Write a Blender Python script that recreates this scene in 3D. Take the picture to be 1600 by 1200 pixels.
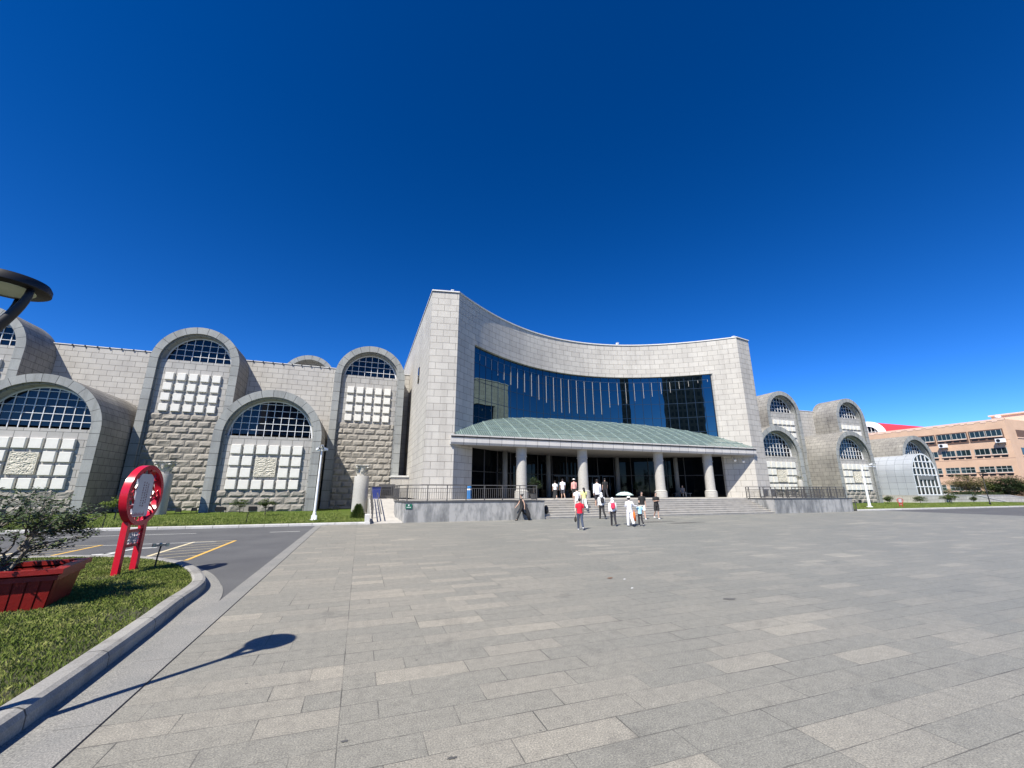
import bpy, math, random
import numpy as np
from math import sin, cos, pi, radians, sqrt, floor
from mathutils import Vector, Matrix, Euler
R = random.Random(7)
S = bpy.context.scene
for o in list(bpy.data.objects): bpy.data.objects.remove(o)

# ------------------------------------------------------------------ camera
H = 1.9
cam = bpy.data.cameras.new('camera'); camo = bpy.data.objects.new('camera', cam); S.collection.objects.link(camo)
cam.sensor_fit = 'HORIZONTAL'; cam.sensor_width = 36; cam.lens = 36 * 639.6 / 1600
cam.clip_start = .05; cam.clip_end = 3000
camo.location = (0, 0, H)
YAW, PITCH = radians(19.77), radians(14.65)
camo.rotation_euler = Euler((pi/2 + PITCH, 0, -YAW), 'XYZ')
S.camera = camo
S.render.resolution_x = 1024; S.render.resolution_y = 768
# ------------------------------------------------------------------ light
AZ, EL = radians(48), radians(50.8)           # direction the light travels (from +Y towards +X), height of the sun
w = bpy.data.worlds.new('World'); S.world = w; w.use_nodes = True
nt = w.node_tree; nt.nodes.clear()
sky = nt.nodes.new('ShaderNodeTexSky'); sky.sky_type = 'NISHITA'; sky.sun_disc = False
sky.sun_elevation = EL; sky.sun_rotation = AZ + pi
sky.altitude = 1500; sky.air_density = 0.7; sky.dust_density = 0.0; sky.ozone_density = 3.0
bgn = nt.nodes.new('ShaderNodeBackground'); bgn.inputs[1].default_value = 0.087
hs = nt.nodes.new('ShaderNodeHueSaturation'); hs.inputs['Hue'].default_value = .507; hs.inputs['Saturation'].default_value = 1.22; hs.inputs['Value'].default_value = 1.0
gm = nt.nodes.new('ShaderNodeGamma'); gm.inputs[1].default_value = 1.27
wo = nt.nodes.new('ShaderNodeOutputWorld')
nt.links.new(sky.outputs[0], gm.inputs[0]); nt.links.new(gm.outputs[0], hs.inputs['Color'])
nt.links.new(hs.outputs[0], bgn.inputs[0]); nt.links.new(bgn.outputs[0], wo.inputs[0])
sl = bpy.data.lights.new('sun', 'SUN'); sl.energy = 5.0; sl.angle = radians(.5); sl.color = (1, .945, .855)
so = bpy.data.objects.new('sun', sl); S.collection.objects.link(so)
td = Vector((sin(AZ)*cos(EL), cos(AZ)*cos(EL), -sin(EL)))
so.rotation_euler = td.to_track_quat('-Z', 'Y').to_euler()
S.view_settings.view_transform = 'Standard'; S.view_settings.look = 'None'
S.view_settings.exposure = 0.7; S.view_settings.gamma = 1
S.render.engine = 'CYCLES'

# ------------------------------------------------------------------ picture helpers (calibrated photograph, used to compute positions)
cy, sy, cp, sp = cos(YAW), sin(YAW), cos(PITCH), sin(PITCH)
fw = np.array([sy*cp, cy*cp, sp]); rt = np.array([cy, -sy, 0.]); up = np.cross(rt, fw)
def ray(x, y): return (x-800)/639.6*rt - (y-600)/639.6*up + fw
def gz(x, y, z=0.):
    d = ray(x, y); t = (z-H)/d[2]; return np.array([0, 0, H]) + t*d
def gy(x, y, Y):
    d = ray(x, y); return np.array([0, 0, H]) + d*Y/d[1]

# ------------------------------------------------------------------ object helpers
def setp(o, label=None, cat=None, group=None, kind=None):
    if label: o['label'] = label
    if cat: o['category'] = cat
    if group: o['group'] = group
    if kind: o['kind'] = kind
    return o
def empty(name, loc=(0, 0, 0), rz=0, label=None, cat=None, group=None):
    o = bpy.data.objects.new(name, None); S.collection.objects.link(o)
    o.location = loc; o.rotation_euler = (0, 0, rz); o.empty_display_size = .2
    return setp(o, label, cat, group)
class MB:
    def __init__(s): s.v = []; s.f = []; s.uv = []; s.mi = []
    def face(s, pts, uv=None, mi=0):
        i = len(s.v); s.v += [tuple(p) for p in pts]; s.f.append(tuple(range(i, i+len(pts)))); s.mi.append(mi)
        if uv is None:
            p = np.array(pts, float); n = np.zeros(3)
            for k in range(1, len(p)-1): n += np.cross(p[k]-p[0], p[k+1]-p[0])
            a = np.abs(n)
            if a[2] >= a[0] and a[2] >= a[1]: uv = [(q[0], q[1]) for q in pts]
            elif a[0] > a[1]: uv = [(q[1], q[2]) for q in pts]
            else: uv = [(q[0], q[2]) for q in pts]
        s.uv.append([tuple(u) for u in uv])
    def box(s, x0, x1, y0, y1, z0, z1, mi=0, skip=''):
        if 'f' not in skip: s.face([(x0,y0,z0),(x1,y0,z0),(x1,y0,z1),(x0,y0,z1)], mi=mi)
        if 'b' not in skip: s.face([(x1,y1,z0),(x0,y1,z0),(x0,y1,z1),(x1,y1,z1)], mi=mi)
        if 'l' not in skip: s.face([(x0,y1,z0),(x0,y0,z0),(x0,y0,z1),(x0,y1,z1)], mi=mi)
        if 'r' not in skip: s.face([(x1,y0,z0),(x1,y1,z0),(x1,y1,z1),(x1,y0,z1)], mi=mi)
        if 't' not in skip: s.face([(x0,y0,z1),(x1,y0,z1),(x1,y1,z1),(x0,y1,z1)], mi=mi)
        if 'd' not in skip: s.face([(x0,y1,z0),(x1,y1,z0),(x1,y0,z0),(x0,y0,z0)], mi=mi)
    def bar(s, a, b, w=.05, h=None, mi=0, upv=(0, 0, 1)):
        h = w if h is None else h
        a = np.array(a, float); b = np.array(b, float); d = b-a; L = np.linalg.norm(d)
        if L < 1e-6: return
        d /= L; u = np.array(upv, float)
        if abs(d@u) > .95: u = np.array([0, 1., 0])
        sx = np.cross(d, u); sx /= np.linalg.norm(sx); uu = np.cross(sx, d)
        P = [[q + sx*i*w/2 + uu*j*h/2 for i, j in ((-1,-1),(1,-1),(1,1),(-1,1))] for q in (a, b)]
        for k in range(4):
            k2 = (k+1) % 4; s.face([P[0][k], P[0][k2], P[1][k2], P[1][k]], mi=mi)
        s.face(P[0][::-1], mi=mi); s.face(P[1], mi=mi)
    def tube(s, pts, rad, n=8, mi=0, cap=True):
        pts = [np.array(p, float) for p in pts]
        if not hasattr(rad, '__len__'): rad = [rad]*len(pts)
        rings = []; u = None
        for i, p in enumerate(pts):
            d = pts[min(i+1, len(pts)-1)] - pts[max(i-1, 0)]; d /= (np.linalg.norm(d)+1e-9)
            if u is None:
                u = np.cross(d, [0, 0, 1.]) if abs(d[2]) < .9 else np.cross(d, [0, 1., 0])
            u = u - d*(u@d); u /= (np.linalg.norm(u)+1e-9); v = np.cross(d, u)
            r = rad[i]; ra, rb = (r if hasattr(r, '__len__') else (r, r))
            rings.append([p + ra*cos(2*pi*k/n)*u + rb*sin(2*pi*k/n)*v for k in range(n)])
        i0 = len(s.v)
        for rg in rings: s.v += [tuple(q) for q in rg]
        L = 0
        for i in range(len(rings)-1):
            L2 = L + np.linalg.norm(pts[i+1]-pts[i])
            for k in range(n):
                k2 = (k+1) % n
                s.f.append((i0+i*n+k, i0+i*n+k2, i0+(i+1)*n+k2, i0+(i+1)*n+k)); s.mi.append(mi)
                s.uv.append([(k/n, L), ((k+1)/n, L), ((k+1)/n, L2), (k/n, L2)])
            L = L2
        if cap:
            s.f.append(tuple(i0+k for k in range(n))[::-1]); s.mi.append(mi); s.uv.append([(0, 0)]*n)
            j = i0+(len(rings)-1)*n
            s.f.append(tuple(j+k for k in range(n))); s.mi.append(mi); s.uv.append([(0, 0)]*n)
    def lathe(s, prof, c=(0, 0), n=24, mi=0, cap=True):
        s.tube([(c[0], c[1], z) for r, z in prof], [max(r, .001) for r, z in prof], n, mi, cap)
    def ell(s, c, r, n=10, m=7, mi=0, rot=None):
        i0 = len(s.v); c = np.array(c, float)
        for j in range(m+1):
            t = pi*j/m
            for k in range(n):
                p = np.array([r[0]*sin(t)*cos(2*pi*k/n), r[1]*sin(t)*sin(2*pi*k/n), r[2]*cos(t)])
                if rot is not None: p = np.array(rot @ Vector(p))
                s.v.append(tuple(c+p))
        for j in range(m):
            for k in range(n):
                k2 = (k+1) % n
                s.f.append((i0+j*n+k, i0+(j+1)*n+k, i0+(j+1)*n+k2, i0+j*n+k2)); s.mi.append(mi); s.uv.append([(0, 0)]*4)
    def build(s, name, mats, parent=None, smooth=False, weld=False):
        me = bpy.data.meshes.new(name)
        me.from_pydata(s.v, [], s.f)
        if not isinstance(mats, (list, tuple)): mats = [mats]
        for m in mats: me.materials.append(m)
        me.polygons.foreach_set('material_index', s.mi)
        ul = me.uv_layers.new(name='UVMap')
        flat = [c for f in s.uv for u in f for c in u]
        ul.data.foreach_set('uv', flat)
        if smooth: me.polygons.foreach_set('use_smooth', [True]*len(me.polygons))
        me.validate(); me.update()
        o = bpy.data.objects.new(name, me); S.collection.objects.link(o)
        if parent is not None: o.parent = parent
        return o
def smooth_by_angle(o, deg=35):
    me = o.data
    import bmesh
    bm = bmesh.new(); bm.from_mesh(me); bmesh.ops.remove_doubles(bm, verts=bm.verts, dist=1e-4)
    bmesh.ops.recalc_face_normals(bm, faces=bm.faces)
    for f in bm.faces: f.smooth = True
    for e in bm.edges: e.smooth = e.is_manifold and (len(e.link_faces) == 2 and e.calc_face_angle(0) < radians(deg))
    bm.to_mesh(me); bm.free()
def copyo(o, parent=None, loc=None):
    c = o.copy(); S.collection.objects.link(c)
    if parent is not None: c.parent = parent
    if loc is not None: c.location = loc
    return c
def copy_tree(o, parent=None):
    c = copyo(o, parent)
    for ch in list(o.children): copy_tree(ch, c)
    return c

# ------------------------------------------------------------------ materials
def nodes(name):
    m = bpy.data.materials.new(name); m.use_nodes = True
    n = m.node_tree.nodes; l = m.node_tree.links; b = n['Principled BSDF']
    return m, n, l, b
def nd(n, t, **k):
    x = n.new(t)
    for a, v in k.items(): setattr(x, a, v)
    return x
def mathn(n, l, op, a, b=None, c=None):
    x = n.new('ShaderNodeMath'); x.operation = op
    for i, v in enumerate((a, b, c)):
        if v is None: continue
        if isinstance(v, (int, float)): x.inputs[i].default_value = v
        else: l.new(v, x.inputs[i])
    return x.outputs[0]
def mixc(n, l, fac, a, b, mode='MIX'):
    x = n.new('ShaderNodeMix'); x.data_type = 'RGBA'; x.blend_type = mode
    for i, v in ((0, fac), (6, a), (7, b)):
        if isinstance(v, (int, float)): x.inputs[i].default_value = v
        elif isinstance(v, tuple): x.inputs[i].default_value = (*v, 1) if len(v) == 3 else v
        else: l.new(v, x.inputs[i])
    return x.outputs[2]
def noise(n, l, scale, detail=4, rough=.6, vec=None, dim='3D'):
    x = n.new('ShaderNodeTexNoise'); x.inputs['Scale'].default_value = scale
    x.inputs['Detail'].default_value = detail; x.inputs['Roughness'].default_value = rough
    if vec is None:
        tc = n.new('ShaderNodeTexCoord'); vec = tc.outputs['Object']
    l.new(vec, x.inputs['Vector']); return x.outputs['Fac']
def ramp(n, l, v, stops):
    x = n.new('ShaderNodeValToRGB'); e = x.color_ramp.elements
    while len(e) < len(stops): e.new(.5)
    for i, (p, c) in enumerate(stops):
        e[i].position = p; e[i].color = (*c, 1) if len(c) == 3 else c
    l.new(v, x.inputs[0]); return x.outputs[0]
def bump(n, l, h, b, strength=.4, dist=.02):
    x = n.new('ShaderNodeBump'); x.inputs['Strength'].default_value = strength; x.inputs['Distance'].default_value = dist
    l.new(h, x.inputs['Height']); l.new(x.outputs[0], b.inputs['Normal'])
def plain(name, col, rough=.6, metal=0., var=.12, vs=3., spec=None, bs=0., emit=None):
    m, n, l, b = nodes(name)
    f = noise(n, l, vs)
    dk = tuple(c*(1-var) for c in col); lt = tuple(min(1, c*(1+var)) for c in col)
    l.new(ramp(n, l, f, [(.3, dk), (.7, lt)]), b.inputs['Base Color'])
    b.inputs['Roughness'].default_value = rough; b.inputs['Metallic'].default_value = metal
    if bs: bump(n, l, noise(n, l, vs*6, 6), b, bs, .02)
    if spec is not None: b.inputs['Specular IOR Level'].default_value = spec
    return m
def brick(name, c1, c2, mort, bw, rh, ms=.02, off=.5, rough=.8, grain=.1, stain=.1, sc=25):
    m, n, l, b = nodes(name)
    uv = n.new('ShaderNodeUVMap').outputs[0]
    t = n.new('ShaderNodeTexBrick'); t.offset = off
    t.inputs['Scale'].default_value = 1; t.inputs['Brick Width'].default_value = bw; t.inputs['Row Height'].default_value = rh
    t.inputs['Mortar Size'].default_value = ms; t.inputs['Mortar Smooth'].default_value = .1; t.inputs['Bias'].default_value = 0
    t.inputs['Color1'].default_value = (*c1, 1); t.inputs['Color2'].default_value = (*c2, 1); t.inputs['Mortar'].default_value = (*mort, 1)
    l.new(uv, t.inputs['Vector'])
    g = noise(n, l, sc, 3)
    gv = ramp(n, l, g, [(.25, (1-grain*1.6,)*3), (.75, (1+grain*.6,)*3)])
    st = noise(n, l, .35, 5, .65)
    sv = ramp(n, l, st, [(.35, (1-stain*1.4, 1-stain*1.4, 1-stain*1.3)), (.62, (1, 1, 1))])
    tc = n.new('ShaderNodeTexCoord'); mp = n.new('ShaderNodeMapping'); mp.inputs['Scale'].default_value = (1.6, 1.6, .10); l.new(tc.outputs['Object'], mp.inputs[0])
    wk = noise(n, l, 1., 6, .7, mp.outputs[0]); wv = ramp(n, l, wk, [(.34, (1-stain*1.2, 1-stain*1.25, 1-stain*1.3)), (.47, (1, 1, 1)), (.62, (1+stain*.35, 1+stain*.33, 1+stain*.28))])
    c = mixc(n, l, 1., t.outputs['Color'], gv, 'MULTIPLY'); c = mixc(n, l, 1., c, sv, 'MULTIPLY'); c = mixc(n, l, 1., c, wv, 'MULTIPLY')
    l.new(c, b.inputs['Base Color']); b.inputs['Roughness'].default_value = rough; b.inputs['Specular IOR Level'].default_value = .3
    inv = mathn(n, l, 'SUBTRACT', 1., t.outputs['Fac'])
    h = mathn(n, l, 'ADD', inv, mathn(n, l, 'MULTIPLY', g, .12))
    bump(n, l, h, b, .55, .02)
    return m
STONE = brick('granite_cladding', (.53,.505,.45), (.475,.45,.40), (.22,.205,.18), 1.1, .6, .016, stain=.09)
STONEW = brick('wing_cladding', (.50,.48,.435), (.45,.43,.39), (.20,.19,.17), 1.02, .56, .018, stain=.09)
SHELL = brick('vault_cladding', (.32,.305,.27), (.27,.258,.23), (.09,.088,.08), .9, .6, .018, stain=.18)
RING = brick('arch_ring_stone', (.335,.345,.33), (.275,.285,.275), (.09,.09,.09), 30, 1.02, .022, off=0, stain=.15)
PANELW = brick('recess_cladding', (.44,.425,.395), (.375,.365,.34), (.16,.155,.145), .95, .58, .02)
WHITEB = plain('pale_limestone', (.66,.645,.59), .85, var=.07, vs=1.5, bs=.2)
RELIEF = plain('carved_limestone', (.56,.525,.435), .9, var=.2, vs=5, bs=.4)
RUST = plain('rough_granite', (.285,.265,.23), .9, var=.2, vs=1.1, bs=.8)
CONC = plain('pale_kerb_stone', (.55,.54,.51), .85, var=.12, vs=2, bs=.3)
COPING = plain('coping_stone', (.6,.59,.55), .7, var=.08)
WFRAME = plain('white_window_frame', (.70,.71,.71), .4, var=.03)
COL = plain('column_granite', (.385,.372,.34), .75, var=.1, vs=8, bs=.15)
FASC = brick('canopy_fascia_stone', (.58,.56,.52), (.51,.495,.465), (.2,.19,.18), 1.1, 3, .02, off=0, stain=.06)
DARKM = plain('dark_bronze_metal', (.045,.042,.04), .45, .6, var=.1)
RAIL = plain('grey_painted_steel', (.10,.095,.09), .5, .3, var=.12)
BLACK = plain('black_metal', (.005,.005,.006), .5, .0, var=.1)
WHITEM = plain('white_painted_steel', (.8,.81,.81), .35, var=.04)
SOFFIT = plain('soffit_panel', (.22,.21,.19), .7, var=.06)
GREENL = None
def mirror_glass(name, col, rough=.02, wav=.0, spec=None):
    m, n, l, b = nodes(name)
    b.inputs['Base Color'].default_value = (*col, 1); b.inputs['Metallic'].default_value = 1.; b.inputs['Roughness'].default_value = rough
    if wav: bump(n, l, noise(n, l, .55, 1, .4), b, wav, .05)
    return m
GLASSB = mirror_glass('blue_mirror_glass', (.11,.15,.15), .015, .10)
def dark_glass(name, col=(.004,.006,.010), ior=1.75, rough=.03, wav=.05):
    m, n, l, b = nodes(name)
    b.inputs['Base Color'].default_value = (*col, 1); b.inputs['Roughness'].default_value = rough; b.inputs['IOR'].default_value = ior
    if wav: bump(n, l, noise(n, l, .8, 1, .4), b, wav, .05)
    return m
GLASSD = dark_glass('dark_entrance_glass', (.002,.003,.004), ior=1.22)
GLASSW = dark_glass('window_glass', (.001,.004,.012), 1.42)
CGL = None
def canopy_mat():
    m, n, l, b = nodes('canopy_green_glass')
    uv = n.new('ShaderNodeUVMap').outputs[0]
    wv = n.new('ShaderNodeTexWave'); wv.inputs['Scale'].default_value = 1.6; wv.inputs['Distortion'].default_value = .6; wv.inputs['Detail'].default_value = 2
    l.new(uv, wv.inputs['Vector'])
    f = noise(n, l, 1.2, 6, .7)
    a = mathn(n, l, 'ADD', mathn(n, l, 'MULTIPLY', wv.outputs['Fac'], .35), mathn(n, l, 'MULTIPLY', f, .65))
    l.new(ramp(n, l, a, [(.28, (.07,.10,.09)), (.5, (.125,.17,.155)), (.75, (.215,.27,.25))]), b.inputs['Base Color'])
    b.inputs['Roughness'].default_value = .22; b.inputs['IOR'].default_value = 1.6
    return m
CANG = canopy_mat()
CANR = plain('canopy_glazing_bar', (.24,.315,.29), .4, var=.1)

def paving_mat(name, vlen=.97, vrow=.33):
    m, n, l, b = nodes(name)
    tc = n.new('ShaderNodeTexCoord'); sx = n.new('ShaderNodeSeparateXYZ'); l.new(tc.outputs['Object'], sx.inputs[0])
    X, Y = sx.outputs[0], sx.outputs[1]
    ys = mathn(n, l, 'DIVIDE', Y, vrow); ri = mathn(n, l, 'FLOOR', ys); fy = mathn(n, l, 'SUBTRACT', ys, ri)
    wn = n.new('ShaderNodeTexWhiteNoise'); wn.noise_dimensions = '1D'; l.new(ri, wn.inputs['W'])
    sh = mathn(n, l, 'DIVIDE', mathn(n, l, 'FLOOR', mathn(n, l, 'MULTIPLY', wn.outputs[0], 3)), 3.)
    # the strip left of X=0 has its own offsets
    xs = mathn(n, l, 'ADD', mathn(n, l, 'DIVIDE', X, vlen), sh)
    ci = mathn(n, l, 'FLOOR', xs); fx = mathn(n, l, 'SUBTRACT', xs, ci)
    ex = mathn(n, l, 'MULTIPLY', mathn(n, l, 'MINIMUM', fx, mathn(n, l, 'SUBTRACT', 1., fx)), vlen)
    ey = mathn(n, l, 'MULTIPLY', mathn(n, l, 'MINIMUM', fy, mathn(n, l, 'SUBTRACT', 1., fy)), vrow)
    j = mathn(n, l, 'MINIMUM', ex, ey)
    j = mathn(n, l, 'MINIMUM', j, mathn(n, l, 'ABSOLUTE', X))
    cv = n.new('ShaderNodeCombineXYZ'); l.new(ci, cv.inputs[0]); l.new(ri, cv.inputs[1]); l.new(mathn(n, l, 'SIGN', X), cv.inputs[2])
    w2 = n.new('ShaderNodeTexWhiteNoise'); w2.noise_dimensions = '3D'; l.new(cv.outputs[0], w2.inputs['Vector'])
    big = noise(n, l, .16, 3, .5)
    t = mathn(n, l, 'ADD', mathn(n, l, 'MULTIPLY', mathn(n, l, 'POWER', w2.outputs[0], 1.8), .40), mathn(n, l, 'MULTIPLY', big, .6))
    base = ramp(n, l, t, [(.2, (.188,.189,.173)), (.45, (.212,.209,.188)), (.62, (.235,.228,.203)), (.8, (.295,.28,.242))])
    tone = ramp(n, l, mathn(n, l, 'MULTIPLY_ADD', X, .05, .45), [(0., (1.08,1.05,.985)), (.45, (1.06,1.03,.975)), (1., (.95,.97,.97))])
    spk = noise(n, l, 75, 3, .75)
    sv = ramp(n, l, spk, [(.32, (.52,.52,.53)), (.5, (1, 1, 1)), (.68, (1.6,1.57,1.5))])
    mid = noise(n, l, 9, 6, .75); mv = ramp(n, l, mid, [(.35, (.86,.86,.86)), (.65, (1.12,1.12,1.11))])
    st = noise(n, l, 1.1, 6, .7); stv = ramp(n, l, st, [(.28, (.76,.76,.77)), (.42, (1, 1, 1))])
    sp2 = n.new('ShaderNodeTexVoronoi'); sp2.inputs['Scale'].default_value = 1.7; l.new(tc.outputs['Object'], sp2.inputs['Vector'])
    gum = mathn(n, l, 'LESS_THAN', sp2.outputs['Distance'], .028)
    c = mixc(n, l, 1., base, sv, 'MULTIPLY'); c = mixc(n, l, 1., c, mv, 'MULTIPLY'); c = mixc(n, l, 1., c, stv, 'MULTIPLY'); c = mixc(n, l, 1., c, tone, 'MULTIPLY')
    c = mixc(n, l, mathn(n, l, 'MULTIPLY', gum, .6), c, (.05,.05,.05))
    jn = noise(n, l, 1.3, 4, .7)
    wd = mathn(n, l, 'MULTIPLY_ADD', jn, .014, -.0025)
    mk = mathn(n, l, 'LESS_THAN', j, wd)
    js = ramp(n, l, noise(n, l, .8, 4, .75), [(.42, (.3,.3,.3)), (.58, (1, 1, 1))])
    c = mixc(n, l, mathn(n, l, 'MULTIPLY', mathn(n, l, 'MULTIPLY', mk, js), .85), c, (.05,.048,.043))
    l.new(c, b.inputs['Base Color']); b.inputs['Roughness'].default_value = .68; b.inputs['Specular IOR Level'].default_value = .4
    hh = mathn(n, l, 'SUBTRACT', mathn(n, l, 'MULTIPLY', spk, .2), mk)
    bump(n, l, hh, b, .45, .006)
    return m
PAVE = paving_mat('granite_paving')
def edge_mat():
    m, n, l, b = nodes('edge_granite')
    a = ramp(n, l, noise(n, l, 1.4, 5, .6), [(.35, (.192,.192,.178)), (.65, (.235,.229,.208))])
    sv = ramp(n, l, noise(n, l, 75, 3, .75), [(.32, (.45,.45,.46)), (.5, (1, 1, 1)), (.68, (1.65,1.62,1.55))])
    l.new(mixc(n, l, 1., a, sv, 'MULTIPLY'), b.inputs['Base Color']); b.inputs['Roughness'].default_value = .7; return m
EDGEG = edge_mat()
def asphalt_mat():
    m, n, l, b = nodes('asphalt')
    spk = noise(n, l, 120, 2, .7); big = noise(n, l, .5, 5, .6)
    a = ramp(n, l, spk, [(.3, (.06,.062,.064)), (.7, (.12,.12,.118))]); v = ramp(n, l, big, [(.3, (.8,.8,.82)), (.7, (1.2,1.2,1.18))])
    l.new(mixc(n, l, 1., a, v, 'MULTIPLY'), b.inputs['Base Color']); b.inputs['Roughness'].default_value = .8
    bump(n, l, spk, b, .4, .01); return m
ASPH = asphalt_mat()
def grass_mat(name, c0, c1, c2):
    m, n, l, b = nodes(name)
    f = noise(n, l, 3.5, 6, .75); g = noise(n, l, 60, 2, .7)
    t = mathn(n, l, 'ADD', mathn(n, l, 'MULTIPLY', f, .6), mathn(n, l, 'MULTIPLY', g, .4))
    l.new(ramp(n, l, t, [(.32, c0), (.5, c1), (.68, c2)]), b.inputs['Base Color']); b.inputs['Roughness'].default_value = .9
    b.inputs['Specular IOR Level'].default_value = .1
    bump(n, l, g, b, .9, .05); return m
LAWN = grass_mat('lawn_green', (.045,.075,.012), (.085,.13,.022), (.15,.175,.045))
SOIL = plain('turf_soil', (.05,.05,.025), .95, var=.4, vs=12)
def leaf_mat(name, a, b2, c3):
    m, n, l, b = nodes(name)
    tc = n.new('ShaderNodeTexCoord')
    f = noise(n, l, 1.6, 4, .7, tc.outputs['Object']); g = noise(n, l, 19, 2, .7, tc.outputs['Object'])
    t = mathn(n, l, 'ADD', mathn(n, l, 'MULTIPLY', f, .5), mathn(n, l, 'MULTIPLY', g, .5))
    l.new(ramp(n, l, t, [(.35, a), (.5, b2), (.66, c3)]), b.inputs['Base Color']); b.inputs['Roughness'].default_value = .55
    b.inputs['Specular IOR Level'].default_value = .3
    return m
BLADE = leaf_mat('grass_blade', (.06,.095,.016), (.145,.19,.034), (.36,.35,.13))
LEAFD = leaf_mat('dark_leaf', (.018,.035,.014), (.035,.06,.022), (.08,.10,.035))
LEAFM = leaf_mat('mid_leaf', (.03,.055,.012), (.06,.095,.02), (.13,.14,.04))
LEAFY = leaf_mat('bright_leaf', (.08,.13,.015), (.14,.20,.03), (.22,.27,.05))
LEAFA = leaf_mat('autumn_leaf', (.05,.06,.02), (.09,.09,.03), (.20,.13,.05))
BARK = plain('grey_bark', (.10,.085,.07), .9, var=.3, vs=14, bs=.5)
REDP = plain('red_lacquer', (.50,.012,.03), .22, var=.05)
REDD = plain('deep_red_lacquer', (.33,.006,.018), .3, var=.1)
REDW = plain('red_painted_wood', (.22,.010,.007), .45, var=.2, vs=4, bs=.2)
YEL = plain('yellow_road_paint', (.62,.38,.08), .7, var=.12, vs=9)
CRM = plain('worn_cream_road_paint', (.60,.52,.33), .7, var=.15, vs=9)
WHT = plain('white_road_paint', (.6,.6,.56), .7, var=.15, vs=9)
MARB = None
def marble_mat():
    m, n, l, b = nodes('veined_grey_marble')
    tc = n.new('ShaderNodeTexCoord'); mp = n.new('ShaderNodeMapping'); mp.inputs['Scale'].default_value = (1, 1, .35)
    l.new(tc.outputs['Object'], mp.inputs[0])
    a = noise(n, l, 1.3, 8, .6, mp.outputs[0]); g = noise(n, l, 3.5, 6, .7, mp.outputs[0])
    t = mathn(n, l, 'ADD', mathn(n, l, 'MULTIPLY', a, .65), mathn(n, l, 'MULTIPLY', g, .35))
    l.new(ramp(n, l, t, [(.42, (.15,.152,.15)), (.48, (.215,.217,.21)), (.52, (.265,.265,.255)), (.57, (.35,.345,.33))]), b.inputs['Base Color'])
    b.inputs['Roughness'].default_value = .55
    return m
MARB = marble_mat()
STEP = plain('step_granite', (.40,.38,.34), .8, var=.15, vs=2, bs=.2)

# ------------------------------------------------------------------ ground
def sheet(name, rects, z, m, kind='structure'):
    b = MB()
    for x0, x1, y0, y1 in rects: b.face([(x0,y0,z),(x1,y0,z),(x1,y1,z),(x0,y1,z)])
    o = b.build(name, m); setp(o, kind=kind); return o
sheet('ground', [(-700, 900, -600, 1200)], -.03, plain('far_ground', (.16,.15,.13), .95, var=.2, vs=.05))
sheet('plaza', [(-1.88, 49, -60, 28.24), (44, 46.4, 28.24, 50)], 0., PAVE)
sheet('road', [(-60, -2.2, -30, 27.0), (49.3, 140, -30, 28.2)], -.015, ASPH)
b = MB(); 
for x0, x1 in ((-2.2, -1.888), (49, 49.3)):
    yy = -10.
    while yy < 27:
        b.box(x0, x1, yy, yy+1.49, -.05, .001, skip='d'); yy += 1.5
setp(b.build('paving_edge', EDGEG), kind='structure')
b = MB(); b.box(-1.888, -1.872, -10, 27, -.02, .0035, skip='d'); setp(b.build('drain_slot', BLACK), kind='structure')
def stain(px_, py_, rx_, ry_, seed):
    r = random.Random(seed); p = gz(px_, py_); P = []
    for k in range(22):
        a = 2*pi*k/22; q = r.uniform(.55, 1.1); P.append((float(p[0])+rx_*q*cos(a), float(p[1])+ry_*q*sin(a), .004))
    b = MB(); b.face(P); setp(b.build('damp_patch', DAMP), kind='structure')
DAMP = plain('damp_stone', (.10,.098,.09), .35, var=.25, vs=2)
stain(1022, 815.5, 1.9, .35, 1); stain(1072, 817, 1.6, .3, 2); stain(985, 814, 1.0, .2, 3); stain(1140, 936, .17, .07, 4); stain(538, 1159, .03, .02, 5); stain(706, 1185, .04, .02, 6)
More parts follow.
